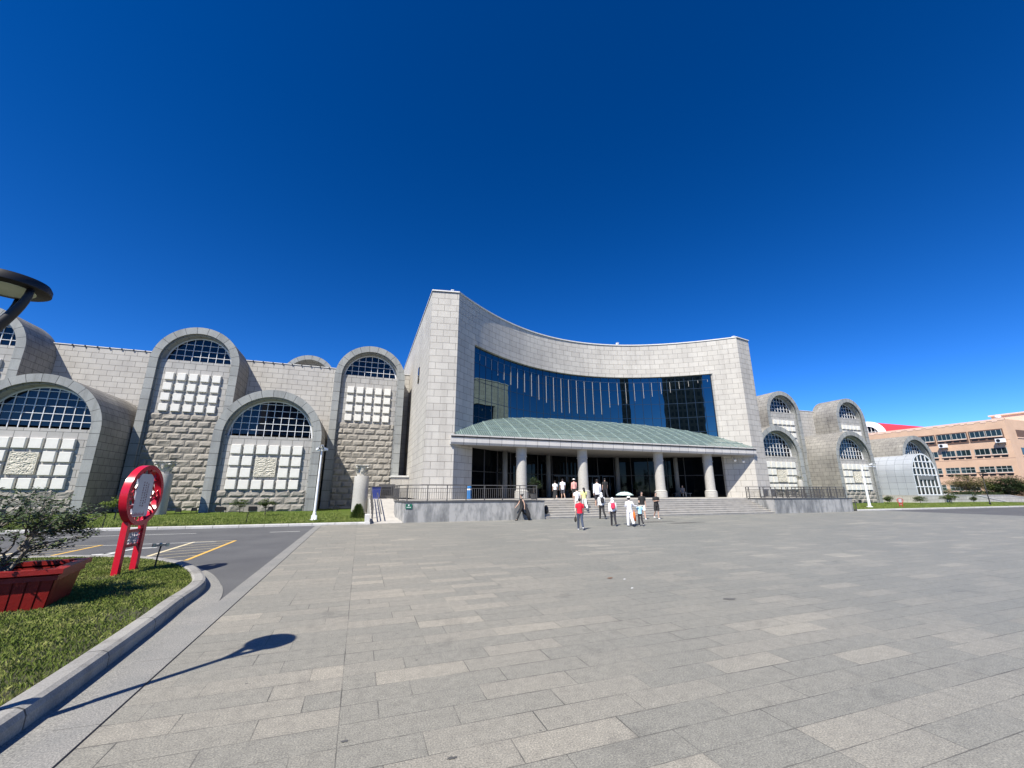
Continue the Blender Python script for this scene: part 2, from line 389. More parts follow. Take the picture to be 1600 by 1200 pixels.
# lawns behind the road, gently rising
def lawn(name, x0, x1, y0, y1, z0, z1):
    b = MB(); nx = 60; ny = 18; rr = random.Random(5)
    zz = [[(z0+(z1-z0)*(j/ny)**.7) + rr.uniform(-.015, .015) for i in range(nx+1)] for j in range(ny+1)]
    for j in range(ny):
        for i in range(nx):
            P = []
            for a, c in ((i, j), (i+1, j), (i+1, j+1), (i, j+1)):
                P.append((x0+(x1-x0)*a/nx, y0+(y1-y0)*c/ny, zz[c][a]))
            b.face(P)
    o = b.build(name, LAWN, smooth=True); setp(o, kind='structure')
lawn('lawn', -60, .45, 27.28, 50, .11, .2)
lawn('lawn', 46.4, 100, 28.6, 50, .11, .2)
def blades(name, pts, hmin, hmax, wd, m, lean=.5, seed=1):
    rs = np.random.RandomState(seed); n = len(pts)
    a = rs.rand(n)*2*pi; h = hmin+(hmax-hmin)*rs.rand(n)**1.3; ln = rs.rand(n)*lean; la = rs.rand(n)*2*pi
    dx = np.cos(a)*wd/2; dy = np.sin(a)*wd/2
    V = np.zeros((n, 4, 3))
    V[:, 0] = pts + np.stack([-dx, -dy, 0*dx-.01], 1); V[:, 1] = pts + np.stack([dx, dy, 0*dx-.01], 1)
    mid = pts + np.stack([np.cos(la)*ln*h*.35, np.sin(la)*ln*h*.35, h*.6], 1)
    V[:, 2] = mid + np.stack([dx*.6, dy*.6, 0*dx], 1)
    V[:, 3] = pts + np.stack([np.cos(la)*ln*h, np.sin(la)*ln*h, h*(1-.25*ln)], 1)
    me = bpy.data.meshes.new(name)
    me.vertices.add(n*4); me.vertices.foreach_set('co', V.reshape(-1))
    me.loops.add(n*4); me.loops.foreach_set('vertex_index', np.arange(n*4))
    me.polygons.add(n); me.polygons.foreach_set('loop_start', np.arange(n)*4); me.polygons.foreach_set('loop_total', np.full(n, 4))
    me.materials.append(m); me.update(); me.validate()
    o = bpy.data.objects.new(name, me); S.collection.objects.link(o); return o
rs = np.random.RandomState(3)
n = 60000
px = rs.rand(n)*25-24.6; py = 27.35+rs.rand(n)**1.6*13
setp(blades('grass', np.stack([px, py, .13+0*px], 1), .04, .13, .02, BLADE, .6, 4), 'rough green grass covering the long lawn strip before the vaulted wing', 'grass', kind='stuff')
n = 16000
px = rs.rand(n)*47+46.5; py = 28.7+rs.rand(n)*10
setp(blades('grass', np.stack([px, py, .13+0*px], 1), .04, .14, .03, BLADE, .6, 5), 'green grass on the far lawn beside the right hand wing', 'grass', kind='stuff')
# kerbs of the far side
def kerb(name, path, wd, ht, m, label, z0=-.03, rnd=.04, seg=1.0):
    """path: outer edge polyline (road side), the body lies to the left of its direction"""
    b = MB(); P = [np.array(p, float) for p in path]; N = []
    for i in range(len(P)):
        d = P[min(i+1, len(P)-1)]-P[max(i-1, 0)]; d /= np.linalg.norm(d); N.append(np.array([-d[1], d[0]]))
    prof = [(0, z0), (0, ht-rnd), (rnd*.3, ht-rnd*.3), (rnd, ht), (wd-rnd*.5, ht), (wd, ht-.02), (wd, z0)]
    L = 0
    for i in range(len(P)-1):
        L2 = L+np.linalg.norm(P[i+1]-P[i])
        for k in range(len(prof)-1):
            q = []
            for j, (o_, z_) in ((i, prof[k]), (i+1, prof[k]), (i+1, prof[k+1]), (i, prof[k+1])):
                q.append((*(P[j]+N[j]*o_), z_))
            b.face(q, uv=[(L, k*.2), (L2, k*.2), (L2, k*.2+.2), (L, k*.2+.2)])
        L = L2
    o = b.build(name, m); setp(o, kind='structure'); return o
KERBM = brick('kerb_stone_joints', (.56,.55,.52), (.50,.49,.46), (.2,.2,.19), 1.2, 5, .012, off=0, stain=.12)
kerb('kerb', [(-60, 26.98), (.55, 26.98)], .3, .12, KERBM, '')
kerb('kerb', [(46.3, 28.25), (140, 28.25)], .35, .13, KERBM, '')
# ------------------------------------------------------------------ island in front with rounded kerb
isl = [(-2.42, -3.), (-2.42, 2.), (-2.44, 5.0), (-2.50, 6.6), (-2.58, 8.0), (-2.66, 9.0), (-2.70, 10.0), (-2.80, 10.7), (-3.05, 11.45), (-3.45, 12.4), (-3.95, 13.3), (-4.5, 14.0), (-5.2, 14.7), (-6.1, 15.3), (-7.4, 15.75), (-9.5, 15.95), (-14, 16.0), (-30, 16.0)]
def smooth_path(P, k=4):
    P = [np.array(p, float) for p in P]; out = []
    for i in range(len(P)-1):
        p0, p1, p2, p3 = P[max(i-1, 0)], P[i], P[i+1], P[min(i+2, len(P)-1)]
        for t in np.arange(k)/k:
            out.append(.5*((2*p1)+(-p0+p2)*t+(2*p0-5*p1+4*p2-p3)*t*t+(-p0+3*p1-3*p2+p3)*t**3))
    out.append(P[-1]); return out
ip = smooth_path(isl)
kerb('kerb', ip, .24, .17, brick('rounded_kerb_granite', (.37,.36,.325), (.33,.322,.295), (.09,.09,.085), 1.35, 9, .010, off=0, stain=.22, sc=60, grain=.22), '', rnd=.07)
def inset(P, d):
    out = []
    for i in range(len(P)):
        t = P[min(i+1, len(P)-1)]-P[max(i-1, 0)]; t = t/np.linalg.norm(t); out.append(P[i]+np.array([-t[1], t[0]])*d)
    return out
inn = inset(ip, .22)
b = MB()
for i in range(len(inn)-1):
    b.face([(-30, inn[i][1], .12), (*inn[i], .12), (*inn[i+1], .12), (-30, inn[i+1][1], .12)]) if inn[i+1][1] > inn[i][1]+1e-6 else None
setp(b.build('turf_ground', SOIL), kind='structure')
# gutter strip round the tip of the island
out = inset(ip, -.26); b = MB()
for i in range(len(ip)-1):
    if ip[i][1] > 4 and ip[i][0] > -4.6:
        gx = lambda q, yy: -2.2 if yy < 9.2 else (min(q, -2.2) if yy > 10.7 else -2.2-.32*((yy-9.2)/1.5)**1.6)
        o1 = [gx(out[i][0], ip[i][1]), out[i][1]]; o2 = [gx(out[i+1][0], ip[i+1][1]), out[i+1][1]]
        b.face([(*ip[i], -.004), (*o1, -.004), (*o2, -.004), (*ip[i+1], -.004)])
for i in range(len(ip)-1):
    if ip[i][1] <= 4: b.face([(*ip[i], -.004), (-2.2, ip[i][1], -.004), (-2.2, ip[i+1][1], -.004), (*ip[i+1], -.004)])
setp(b.build('gutter_strip', EDGEG), kind='structure')
# near grass
inn2 = inset(ip, .25); IY = np.array([p[1] for p in inn2]); IX = np.array([p[0] for p in inn2])
n = 650000
px = -rs.rand(n)**.8*11-2.6; py = 3.5+rs.rand(n)*12.3
lim = np.interp(py, IY[:60], IX[:60]); ok = (px < lim-.0) & (px/py > -.75)
px, py = px[ok], py[ok]
patch = np.sin(px*3.1+py*1.7)+np.sin(px*1.3-py*2.9+1)+rs.randn(len(px))*.8
ok = patch > -1.6; px, py = px[ok], py[ok]
setp(blades('grass', np.stack([px, py, .12+0*px], 1), .025, .068, .0042, BLADE, .9, 6), 'short green grass on the kerbed island in the near corner', 'grass', kind='stuff')

# road markings -----------------------------------------------------------
def stroke(b, a, c, wd, z=-.0105, mi=0):
    a = np.array(a, float); c = np.array(c, float); d = c-a; d /= np.linalg.norm(d); nn = np.array([-d[1], d[0]])*wd/2
    b.face([(*(a-nn), z), (*(c-nn), z), (*(c+nn), z), (*(a+nn), z)], mi=mi)
def parkbox(x0, x1, y0, y1):
    b = MB()
    stroke(b, (x1, y0), (x1, y1), .11, mi=0); stroke(b, (x0, y0), (x0, y1), .12, z=-.0105, mi=1)
    stroke(b, (x0+.07, y0+.03), (x1-.06, y0+.03), .07, mi=1); stroke(b, (x0+.07, y1-.03), (x1-.06, y1-.03), .07, mi=1)
    k = y0+.5
    while k < y1-.7:
        stroke(b, (x0+.07, k), (x1-.06, k+.55), .05, mi=1); k += .85
    o = b.build('parking_marking', [YEL, CRM]); setp(o, kind='structure')
parkbox(-5.88, -4.5, 14.95, 20.1)
parkbox(-10.2, -8.7, 15., 20.1)
b = MB()
b.face([(-7.7, 17.3, -.0105), (-7.3, 16.5, -.0105), (-7.1, 17.4, -.0105)], mi=0)
stroke(b, (-7.35, 17.2), (-7.05, 18.6), .16); b.face([(-7.2,18.4,-.0101),(-6.5,18.5,-.0101),(-6.5,18.65,-.0101),(-7.15,18.65,-.0101)])
stroke(b, (-8.6, 19.9), (-5.1, 19.9), .08, z=-.0101)
stroke(b, (-3.9, 23.5), (-2.6, 23.5), .12); stroke(b, (-13, 24.0), (-7, 24.0), .1)
setp(b.build('road_marking', WHT), kind='structure')

# ------------------------------------------------------------------ museum
museum = empty('museum_building', (0, 0, 0), label='large pale granite museum with a concave glazed entrance and rows of barrel vaulted bays', cat='museum')
XC = 23.4
ZT = 19.25
PD = 16.45
def arcY(x, add=0.): return 33.42 + 7.8*(1-((x-XC)/PD)**2) + add
YB = 50.0
# rear wall of both wings
b = MB()
def wallf(b, x0, x1, y, z0, z1, mi=0): b.face([(x0,y,z0),(x1,y,z0),(x1,y,z1),(x0,y,z1)], mi=mi)
b.box(-62, 4.6, YB, YB+.6, 0, 15.7); b.box(-62, 4.6, YB+.6, 66, 0, 15.0, skip='f')
b.build('rear_wall', STONEW, museum)
b = MB(); b.box(42.2, 88.8, YB, YB+.6, 0, 15.7); b.box(42.2, 88.8, YB+.6, 66, 0, 15.0, skip='f')
b.build('rear_wall', STONEW, museum)
for xa_, xb_ in ((-62, 4.6), (42.2, 88.86)):
    b = MB(); b.box(xa_, xb_, YB-.06, YB+.66, 15.7, 15.78); b.build('parapet_coping', COPING, museum)
b = MB(); b.box(-.055, .055, -.09, .05, -.08, .035); b.ell((0, -.02, .05), (.05, .05, .04), 8, 5)
rl = b.build('roof_light', DARKM, museum); rl.location = (-27.6, YB-.02, 15.72)
k = 0; x = -27.6
while x < -4:
    x += .96; k += 1
    copyo(rl, museum, (x, YB-.02, 15.72))

def arc_pts(cx, r, zs, n=28):
    return [(cx-r*cos(pi*i/n), zs+r*sin(pi*i/n)) for i in range(n+1)]
stuffblocks = MB()
blockdata = {}
def block_mesh(wd, ht, dp=.32):
    key = (wd, ht, dp)
    if key not in blockdata:
        b = MB(); e = .03; x0, x1, z0, z1 = -wd/2, wd/2, -ht/2, ht/2
        q0 = [(x0,0,z0),(x1,0,z0),(x1,0,z1),(x0,0,z1)]
        q1 = [(x0,-dp+e,z0),(x1,-dp+e,z0),(x1,-dp+e,z1),(x0,-dp+e,z1)]
        q2 = [(x0+e,-dp,z0+e),(x1-e,-dp,z0+e),(x1-e,-dp,z1-e),(x0+e,-dp,z1-e)]
        for i in range(4):
            j = (i+1) % 4; b.face([q0[i], q0[j], q1[j], q1[i]]); b.face([q1[i], q1[j], q2[j], q2[i]])
        b.face(q2); blockdata[key] = b
    return blockdata[key]
blockobj = {}
def place_block(x, y, z, wd, ht, dp, parent, single):
    bm_ = block_mesh(wd, ht, dp)
    if single:
        key = (wd, ht, dp)
        if key not in blockobj:
            o = bm_.build('stone_block', WHITEB, parent); blockobj[key] = o
        else: o = copyo(blockobj[key], parent)
        o.location = (x, y, z)
    else:
        for f, u in zip(bm_.f, bm_.uv):
            stuffblocks.face([(bm_.v[i][0]+x, bm_.v[i][1]+y, bm_.v[i][2]+z) for i in f])
def rustic(x0, x1, y, ztop, zbot, rh, bl, parent, seed, holes=()):
    b = MB(); r = random.Random(seed); row = 0; z = ztop
    while z > zbot-.01:
        za = max(z-rh, zbot-.4); xx = x0 - (bl/2 if row % 2 else r.uniform(0, .2))
        while xx < x1-.05:
            a = max(xx, x0)+.035; c = min(xx+bl, x1)-.035
            if c-a > .12 and not any(h[0] < (a+c)/2 < h[1] and h[2] > za for h in holes):
                nx = 6; nz = 4; sk = r.uniform(-.05, .05); sk2 = r.uniform(-.06, .06); base = r.uniform(.09, .14)
                G = [[None]*(nx+1) for _ in range(nz+1)]
                for j in range(nz+1):
                    for i in range(nx+1):
                        u, v = i/nx, j/nz; edge = i in (0, nx) or j in (0, nz)
                        d = .045 if edge else base + sk*(u-.5)*2 + sk2*(v-.5)*2 + r.uniform(-.015, .015)
                        jx = 0 if edge else r.uniform(-.03, .03); jz = 0 if edge else r.uniform(-.02, .02)
                        G[j][i] = (a+(c-a)*u+jx, y-d, za+.03+(z-.03-za-.03)*v+jz)
                for j in range(nz):
                    for i in range(nx): b.face([G[j][i], G[j][i+1], G[j+1][i+1], G[j+1][i]])
                b.face([(a,y,za+.03),(c,y,za+.03),G[0][nx],G[0][0]]); b.face([G[nz][0],G[nz][nx],(c,y,z-.03),(a,y,z-.03)])
                b.face([(a,y,z-.03),(a,y,za+.03),G[0][0],G[nz][0]]); b.face([(c,y,za+.03),(c,y,z-.03),G[nz][nx],G[0][nx]])
            xx += bl
        z -= rh; row += 1
    b.face([(x0, y-.02, zbot-.4), (x1, y-.02, zbot-.4), (x1, y-.02, ztop), (x0, y-.02, ztop)])
    return b.build('rusticated_wall', RUST, parent)
def relief(x, y, z, s, parent, seed):
    b = MB(); n = 34; r = random.Random(seed)
    ph = [(r.uniform(4, 16), r.uniform(4, 16), r.uniform(0, 6)) for _ in range(5)]
    def hgt(u, v):
        if u < .05 or v < .05 or u > .95 or v > .95: return .05
        t = 0
        for a, c, p in ph: t += sin(a*(u-.5)*2+p*sin(c*(v-.5)*2))*cos(c*(v-.5)*2-p*sin(a*(u-.5)))
        return .02+.05*(1 if t > .2 else (t+1)/1.4 if t > -1 else 0)
    G = [[(x-s/2+s*i/n, y-.12-hgt(i/n, j/n)-r.uniform(0, .012), z-s/2+s*j/n) for i in range(n+1)] for j in range(n+1)]
    for j in range(n):
        for i in range(n): b.face([G[j][i], G[j][i+1], G[j+1][i+1], G[j+1][i]])
    b.box(x-s/2, x+s/2, y-.12, y, z-s/2, z+s/2, skip='fb')
    return b.build('relief_panel', RELIEF, parent)

def bay(cx, kind, single, seed, zb=-.1, yback=None, name='vaulted_bay', full=True):
    T = kind == 'T'
    Yf = 46.1 if T else 41.7
    yb = yback or (YB+.3)
    hw = 3.65 if T else 4.27; ri = hw-.66; zs = 13.95 if T else 6.6
    zsill = 14.18 if T else 6.63
    n = 30
    outer = [(cx-hw, zb)]+arc_pts(cx, hw, zs, n)+[(cx+hw, zb)]
    inner = [(cx-ri, zb)]+arc_pts(cx, ri, zs, n)+[(cx+ri, zb)]
    b = MB()
    # shell
    L = 0
    for i in range(len(outer)-1):
        (xa, za), (xb, zb_) = outer[i], outer[i+1]; d = sqrt((xb-xa)**2+(zb_-za)**2)
        rows = max(1, int(d/3)) if d > 3 else 1
        b.face([(xa, Yf, za), (xb, Yf, zb_), (xb, yb, zb_), (xa, yb, za)], uv=[(Yf, L), (Yf, L+d), (yb, L+d), (yb, L)], mi=0); L += d
    # ring
    L = 0
    for i in range(len(outer)-1):
        a, c = outer[i], outer[i+1]; d = sqrt((c[0]-a[0])**2+(c[1]-a[1])**2); e, g = inner[i], inner[i+1]
        b.face([(a[0],Yf,a[1]),(e[0],Yf,e[1]),(g[0],Yf,g[1]),(c[0],Yf,c[1])], uv=[(.1,L),(.7,L),(.7,L+d),(.1,L+d)], mi=1); L += d
    # reveal with a stepped groove
    def strip(P, Q, ya, yc, mi):
        L = 0
        for i in range(len(P)-1):
            d = sqrt((P[i+1][0]-P[i][0])**2+(P[i+1][1]-P[i][1])**2)
            b.face([(P[i][0],ya,P[i][1]),(Q[i][0],yc,Q[i][1]),(Q[i+1][0],yc,Q[i+1][1]),(P[i+1][0],ya,P[i+1][1])], uv=[(.1,L),(.6,L),(.6,L+d),(.1,L+d)], mi=mi); L += d
    r2 = ri-.12; in2 = [(cx-r2, zb)]+arc_pts(cx, r2, zs, n)+[(cx+r2, zb)]
    r3 = ri+.16; in3 = [(cx-r3, zb)]+arc_pts(cx, r3, zs, n)+[(cx+r3, zb)]
    strip(inner, inner, Yf, Yf+.14, 1); strip(inner, in3, Yf+.14, Yf+.141, 1); strip(in3, in3, Yf+.141, Yf+.30, 1); strip(in3, in2, Yf+.30, Yf+.301, 1)
    yg = Yf+1.0; yp = Yf+.42
    strip(in2, in2, Yf+.301, yg+.05, 1)
    # panel wall under the sill and sill ledge
    b.face([(cx-r2, yp, zb), (cx+r2, yp, zb), (cx+r2, yp, zsill), (cx-r2, yp, zsill)], mi=2)
    b.face([(cx-r2, yp, zsill), (cx+r2, yp, zsill), (cx+r2, yg, zsill), (cx-r2, yg, zsill)], mi=2)
    # back cap
    bc = arc_pts(cx, hw, zs, n); b.face([(p[0], yb, p[1]) for p in bc][::-1], mi=0)
    o = b.build(name, [SHELL, RING, PANELW], museum)
    # window
    rg = r2-.16
    g = MB(); pts = [p for p in arc_pts(cx, r2, zs, 40) if p[1] >= zsill-.01]
    g.face([(p[0], yg, p[1]) for p in pts])
    g.build('window_glass', GLASSW, o)
    f = MB(); pw = .67 if T else .63; ph = .6; mw = .044
    k = 0
    while k*pw < rg:
        for s in ((1, -1) if k else (1,)):
            xx = s*k*pw; zt = zs+sqrt(max(rg*rg-xx*xx, 0))
            f.box(cx+xx-mw/2, cx+xx+mw/2, yg-.07, yg-.005, zsill+.02, zt)
        k += 1
    zz = zsill+.03; k = 0
    while zz < zs+rg-.1:
        hx = sqrt(max(rg*rg-max(zz-zs, 0)**2, 0))
        f.box(cx-hx, cx+hx, yg-.075-.001*k, yg-.006, zz-mw/2, zz+mw/2); zz += ph
    A = arc_pts(cx, rg+.08, zs, 30); B = arc_pts(cx, rg-.02, zs, 30)
    for i in range(30):
        f.face([(A[i][0],yg-.08,A[i][1]),(B[i][0],yg-.08,B[i][1]),(B[i+1][0],yg-.08,B[i+1][1]),(A[i+1][0],yg-.08,A[i+1][1])])
        f.face([(B[i][0],yg-.08,B[i][1]),(B[i][0],yg,B[i][1]),(B[i+1][0],yg,B[i+1][1]),(B[i+1][0],yg-.08,B[i+1][1])])
    f.build('window_frame', WFRAME, o)
    A = arc_pts(cx, r2, zs, 30); B = arc_pts(cx, rg+.08, zs, 30); q = MB()
    for i in range(30):
        q.face([(A[i][0],yg-.1,A[i][1]),(B[i][0],yg-.1,B[i][1]),(B[i+1][0],yg-.1,B[i+1][1]),(A[i+1][0],yg-.1,A[i+1][1])])
    q.build('window_surround', COL, o)
    # blocks
    if T:
        for c in range(5):
            for r_ in range(4):
                place_block(cx+(c-2)*.955, yp, 12.88-r_*1.005-.37, .68, .70, .22, o, single)
        rustic(cx-r2+.02, cx+r2-.02, yp-.005, 8.95, 0.2, .61, 1.1, o, seed)
    else:
        for c in range(6):
            for r_ in range(4):
                if r_ in (1, 2) and c in (2, 3): continue
                place_block(cx+(c-2.5)*.965, yp, 5.87-r_*1.005-.42, .76, .79, .24, o, single)
        relief(cx, yp, 3.95, 1.66, o, seed)
        rustic(cx-r2+.02, cx+r2-.02, yp-.005, 1.97, 0.2, .59, 1.18, o, seed, holes=((cx-r2+.2, cx-r2+.9, .3), (cx-.9, cx-.1, .3)))
    if not T:
        for hx0, hx1 in ((cx-r2+.3, cx-r2+.85), (cx-.8, cx-.2)):
            q = MB(); q.box(hx0, hx1, yp-.1, yp-.03, .28, .62); q.build('basement_vent', BLACK, o)
    return o
STEPX = 16.1
for i, cx in enumerate((0.05, -16.1, -32.2)): bay(cx, 'T', i < 2, 10+i)
for i, cx in enumerate((-8.05, -24.15)): bay(cx, 'A', True, 20+i)
for i, cx in enumerate((62.9, 79.0)): bay(cx, 'T', False, 30+i)
for i, cx in enumerate((54.9, 70.6, 86.4)): bay(cx, 'A', False, 40+i)
# the vault showing above the parapet
b = MB(); cx = -7.95; Yr = 60; zs = 16.7; hw = 3.35
outer = [(cx-hw, 14)]+arc_pts(cx, hw, zs, 24)+[(cx+hw, 14)]; ri = 2.75
inner = [(cx-ri, 14)]+arc_pts(cx, ri, zs, 24)+[(cx+ri, 14)]; L = 0
for i in range(len(outer)-1):
    a, c, e, g = outer[i], outer[i+1], inner[i], inner[i+1]; d = sqrt((c[0]-a[0])**2+(c[1]-a[1])**2)
    b.face([(a[0],Yr,a[1]),(c[0],Yr,c[1]),(c[0],Yr+6,c[1]),(a[0],Yr+6,a[1])], uv=[(0,L),(0,L+d),(6,L+d),(6,L)], mi=0)
    b.face([(a[0],Yr,a[1]),(e[0],Yr,e[1]),(g[0],Yr,g[1]),(c[0],Yr,c[1])], uv=[(.1,L),(.7,L),(.7,L+d),(.1,L+d)], mi=1)
    b.face([(e[0],Yr,e[1]),(e[0],Yr+1.4,e[1]),(g[0],Yr+1.4,g[1]),(g[0],Yr,g[1])], uv=[(.1,L),(.7,L),(.7,L+d),(.1,L+d)], mi=1); L += d
b.face([(p[0], Yr+1.4, p[1]) for p in inner], mi=2); b.face([(p[0], Yr+6, p[1]) for p in outer][::-1], mi=0)
b.build('roof_vault', [SHELL, RING, PANELW], museum)

# entrance tower ----------------------------------------------------------
XL, XR = 6.95, 39.85
N = 72
ax = [XL+(XR-XL)*i/N for i in range(N+1)]; ap = [(x, arcY(x)) for x in ax]; al = [0]
for i in range(N): al.append(al[-1]+sqrt((ap[i+1][0]-ap[i][0])**2+(ap[i+1][1]-ap[i][1])**2))
GX0, GX1 = 8.95, 37.65
ZG = 15.2
def arc_u(x): return float(np.interp(x, ax, al))
b = MB()
def curved(b, x0, x1, z0, z1, add=0., m=0, nseg=None, flip=False):
    ns = nseg or max(1, int((x1-x0)/.6))
    for i in range(ns):
        xa = x0+(x1-x0)*i/ns; xb = x0+(x1-x0)*(i+1)/ns; ua, ub = arc_u(xa), arc_u(xb)
        b.face([(xa, arcY(xa, add), z0), (xb, arcY(xb, add), z0), (xb, arcY(xb, add), z1), (xa, arcY(xa, add), z1)], uv=[(ua, z0), (ub, z0), (ub, z1), (ua, z1)], mi=m)
curved(b, XL, GX0, 1.2, ZG); curved(b, GX1, XR, 1.2, ZG); curved(b, XL, XR, ZG, ZT)
# head and jambs of the glazed opening
ns = 48
for i in range(ns):
    xa = GX0+(GX1-GX0)*i/ns; xb = GX0+(GX1-GX0)*(i+1)/ns
    b.face([(xa, arcY(xa), ZG), (xb, arcY(xb), ZG), (xb, arcY(xb, .45), ZG), (xa, arcY(xa, .45), ZG)])
for gx in (GX0, GX1): b.face([(gx, arcY(gx), 1.2), (gx, arcY(gx, .45), 1.2), (gx, arcY(gx, .45), ZG), (gx, arcY(gx), ZG)])
# piers
PL = [(4.62, 33.85), (XL, 33.42)]; PR = [(XR, 33.42), (42.18, 33.85)]
for (p, q) in (PL, PR): b.face([(*p, 0), (*q, 0), (*q, ZT), (*p, ZT)], uv=[(0, 0), (2.37, 0), (2.37, ZT), (0, ZT)])
b.face([(4.62, 64, 0), (4.62, 33.85, 0), (4.62, 33.85, ZT), (4.62, 64, ZT)])
b.face([(42.18, 33.85, 0), (42.18, 64, 0), (42.18, 64, ZT), (42.18, 33.85, ZT)])
b.face([(42.18, 64, 0), (4.62, 64, 0), (4.62, 64, ZT), (42.18, 64, ZT)])
# roof slab behind the curved parapet
for i in range(N):
    xa, xb = ax[i], ax[i+1]
    b.face([(xa, arcY(xa), ZT), (xb, arcY(xb), ZT), (xb, 64, ZT), (xa, 64, ZT)])
b.face([(4.62, 33.85, ZT), (XL, 33.42, ZT), (XL, 64, ZT), (4.62, 64, ZT)]); b.face([(XR, 33.42, ZT), (42.18, 33.85, ZT), (42.18, 64, ZT), (XR, 64, ZT)])
tower = b.build('entrance_tower', STONE, museum)
b = MB()
for i in range(N):
    xa, xb = ax[i], ax[i+1]
    A_, B_, C_, D_ = (xa, arcY(xa, -.1)), (xb, arcY(xb, -.1)), (xb, arcY(xb, .7)), (xa, arcY(xa, .7))
    z0, z1 = ZT+.004, ZT+.12
    b.face([(*A_, z1), (*B_, z1), (*C_, z1), (*D_, z1)]); b.face([(*A_, z0), (*B_, z0), (*B_, z1), (*A_, z1)]); b.face([(*A_, z0), (*B_, z0), (*C_, z0), (*D_, z0)])
for p, q in (((4.56, 33.76), (XL, 33.32)), ((XR, 33.32), (42.24, 33.76))):
    b.face([(*p, ZT+.004), (*q, ZT+.004), (*q, ZT+.12), (*p, ZT+.12)]); b.face([(*p, ZT+.12), (*q, ZT+.12), (q[0], 36, ZT+.12), (p[0], 36, ZT+.12)])
b.face([(4.56, 64, ZT+.004), (4.56, 33.76, ZT+.004), (4.56, 33.76, ZT+.12), (4.56, 64, ZT+.12)])
b.face([(42.24, 64, ZT+.004), (42.24, 33.76, ZT+.004), (42.24, 33.76, ZT+.12), (42.24, 64, ZT+.12)])
b.face([(4.56, 33.76, ZT+.12), (5.3, 33.76, ZT+.12), (5.3, 64, ZT+.12), (4.56, 64, ZT+.12)])
b.build('coping', COPING, tower)
b = MB(); b.box(4.55, 4.63, 40.3, 41.0, 12.4, 14.0); b.build('slit_window', GLASSD, tower)
for q in ((6.4, 34.0), (28.5, None), (40.2, 34.1)):
    yy = q[1] if q[1] else arcY(q[0], .2)
    b = MB(); b.tube([(0, 0, 0), (0, 0, .18)], .03, 6); b.box(-.11, .11, -.16, .12, .16, .32); b.box(-.13, .13, -.2, .14, .31, .34)
    o = b.build('roof_floodlight', WHITEM, tower); o.location = (q[0], yy, ZT+.1)
# glazing
YG = .33
b = MB(); curved(b, GX0, GX1, 7.0, ZG, YG, nseg=60); cw = b.build('curtain_wall', GLASSB, museum, smooth=True)
smooth_by_angle(cw, 30)
b = MB(); curved(b, GX0, GX1, 1.2, 7.0, YG, nseg=60); dw = b.build('entrance_glazing', GLASSD, museum)
b = MB(); npan = 32
JX = []
Lg = arc_u(GX1)-arc_u(GX0)
for i in range(npan+1):
    x = float(np.interp(arc_u(GX0)+Lg*i/npan, al, ax)); JX.append(x)
    wd = .05 if i not in (0, npan) else .22
    b.box(x-wd/2, x+wd/2, arcY(x, YG)-.03, arcY(x, YG)+.01, 6.5, ZG)
for zz in (8.5, 10.2, 11.9, 13.6):
    for i in range(48):
        xa = GX0+(GX1-GX0)*i/48; xb = GX0+(GX1-GX0)*(i+1)/48
        b.face([(xa, arcY(xa, YG)-.02, zz-.02), (xb, arcY(xb, YG)-.02, zz-.02), (xb, arcY(xb, YG)-.02, zz+.02), (xa, arcY(xa, YG)-.02, zz+.02)])
b.build('glazing_joint', plain('dark_blue_joint', (.01,.025,.05), .4), cw)
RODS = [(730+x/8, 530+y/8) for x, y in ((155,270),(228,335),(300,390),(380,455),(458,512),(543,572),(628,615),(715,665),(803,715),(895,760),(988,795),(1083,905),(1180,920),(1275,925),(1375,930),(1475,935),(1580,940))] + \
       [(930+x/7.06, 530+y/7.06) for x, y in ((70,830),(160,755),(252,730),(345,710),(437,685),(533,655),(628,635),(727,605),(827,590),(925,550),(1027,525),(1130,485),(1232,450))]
ROD = plain('fin_highlight_white', (.55,.52,.47), .4, var=.05)  # pale rods imitate sunlit highlights on the glazing fins, not lamps
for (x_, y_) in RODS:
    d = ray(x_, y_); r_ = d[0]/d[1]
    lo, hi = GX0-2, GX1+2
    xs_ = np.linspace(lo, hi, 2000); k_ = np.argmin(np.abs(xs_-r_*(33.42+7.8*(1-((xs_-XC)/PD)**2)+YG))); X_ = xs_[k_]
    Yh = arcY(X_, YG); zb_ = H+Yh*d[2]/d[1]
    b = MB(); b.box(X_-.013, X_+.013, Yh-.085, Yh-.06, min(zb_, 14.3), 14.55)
    b.build('fin_highlight_rod', ROD, cw)
b = MB()
for i in range(48):
    xa = GX0+.3+(GX1-GX0-.6)*i/48; xb = GX0+.3+(GX1-GX0-.6)*(i+1)/48
    b.bar((xa, arcY(xa, YG)-.09, 14.57), (xb, arcY(xb, YG)-.09, 14.57), .014)
b.build('highlight_rod_rail', plain('highlight_rail_blue_grey', (.10,.15,.2), .4), cw)  # rail along the heads of the highlight rods
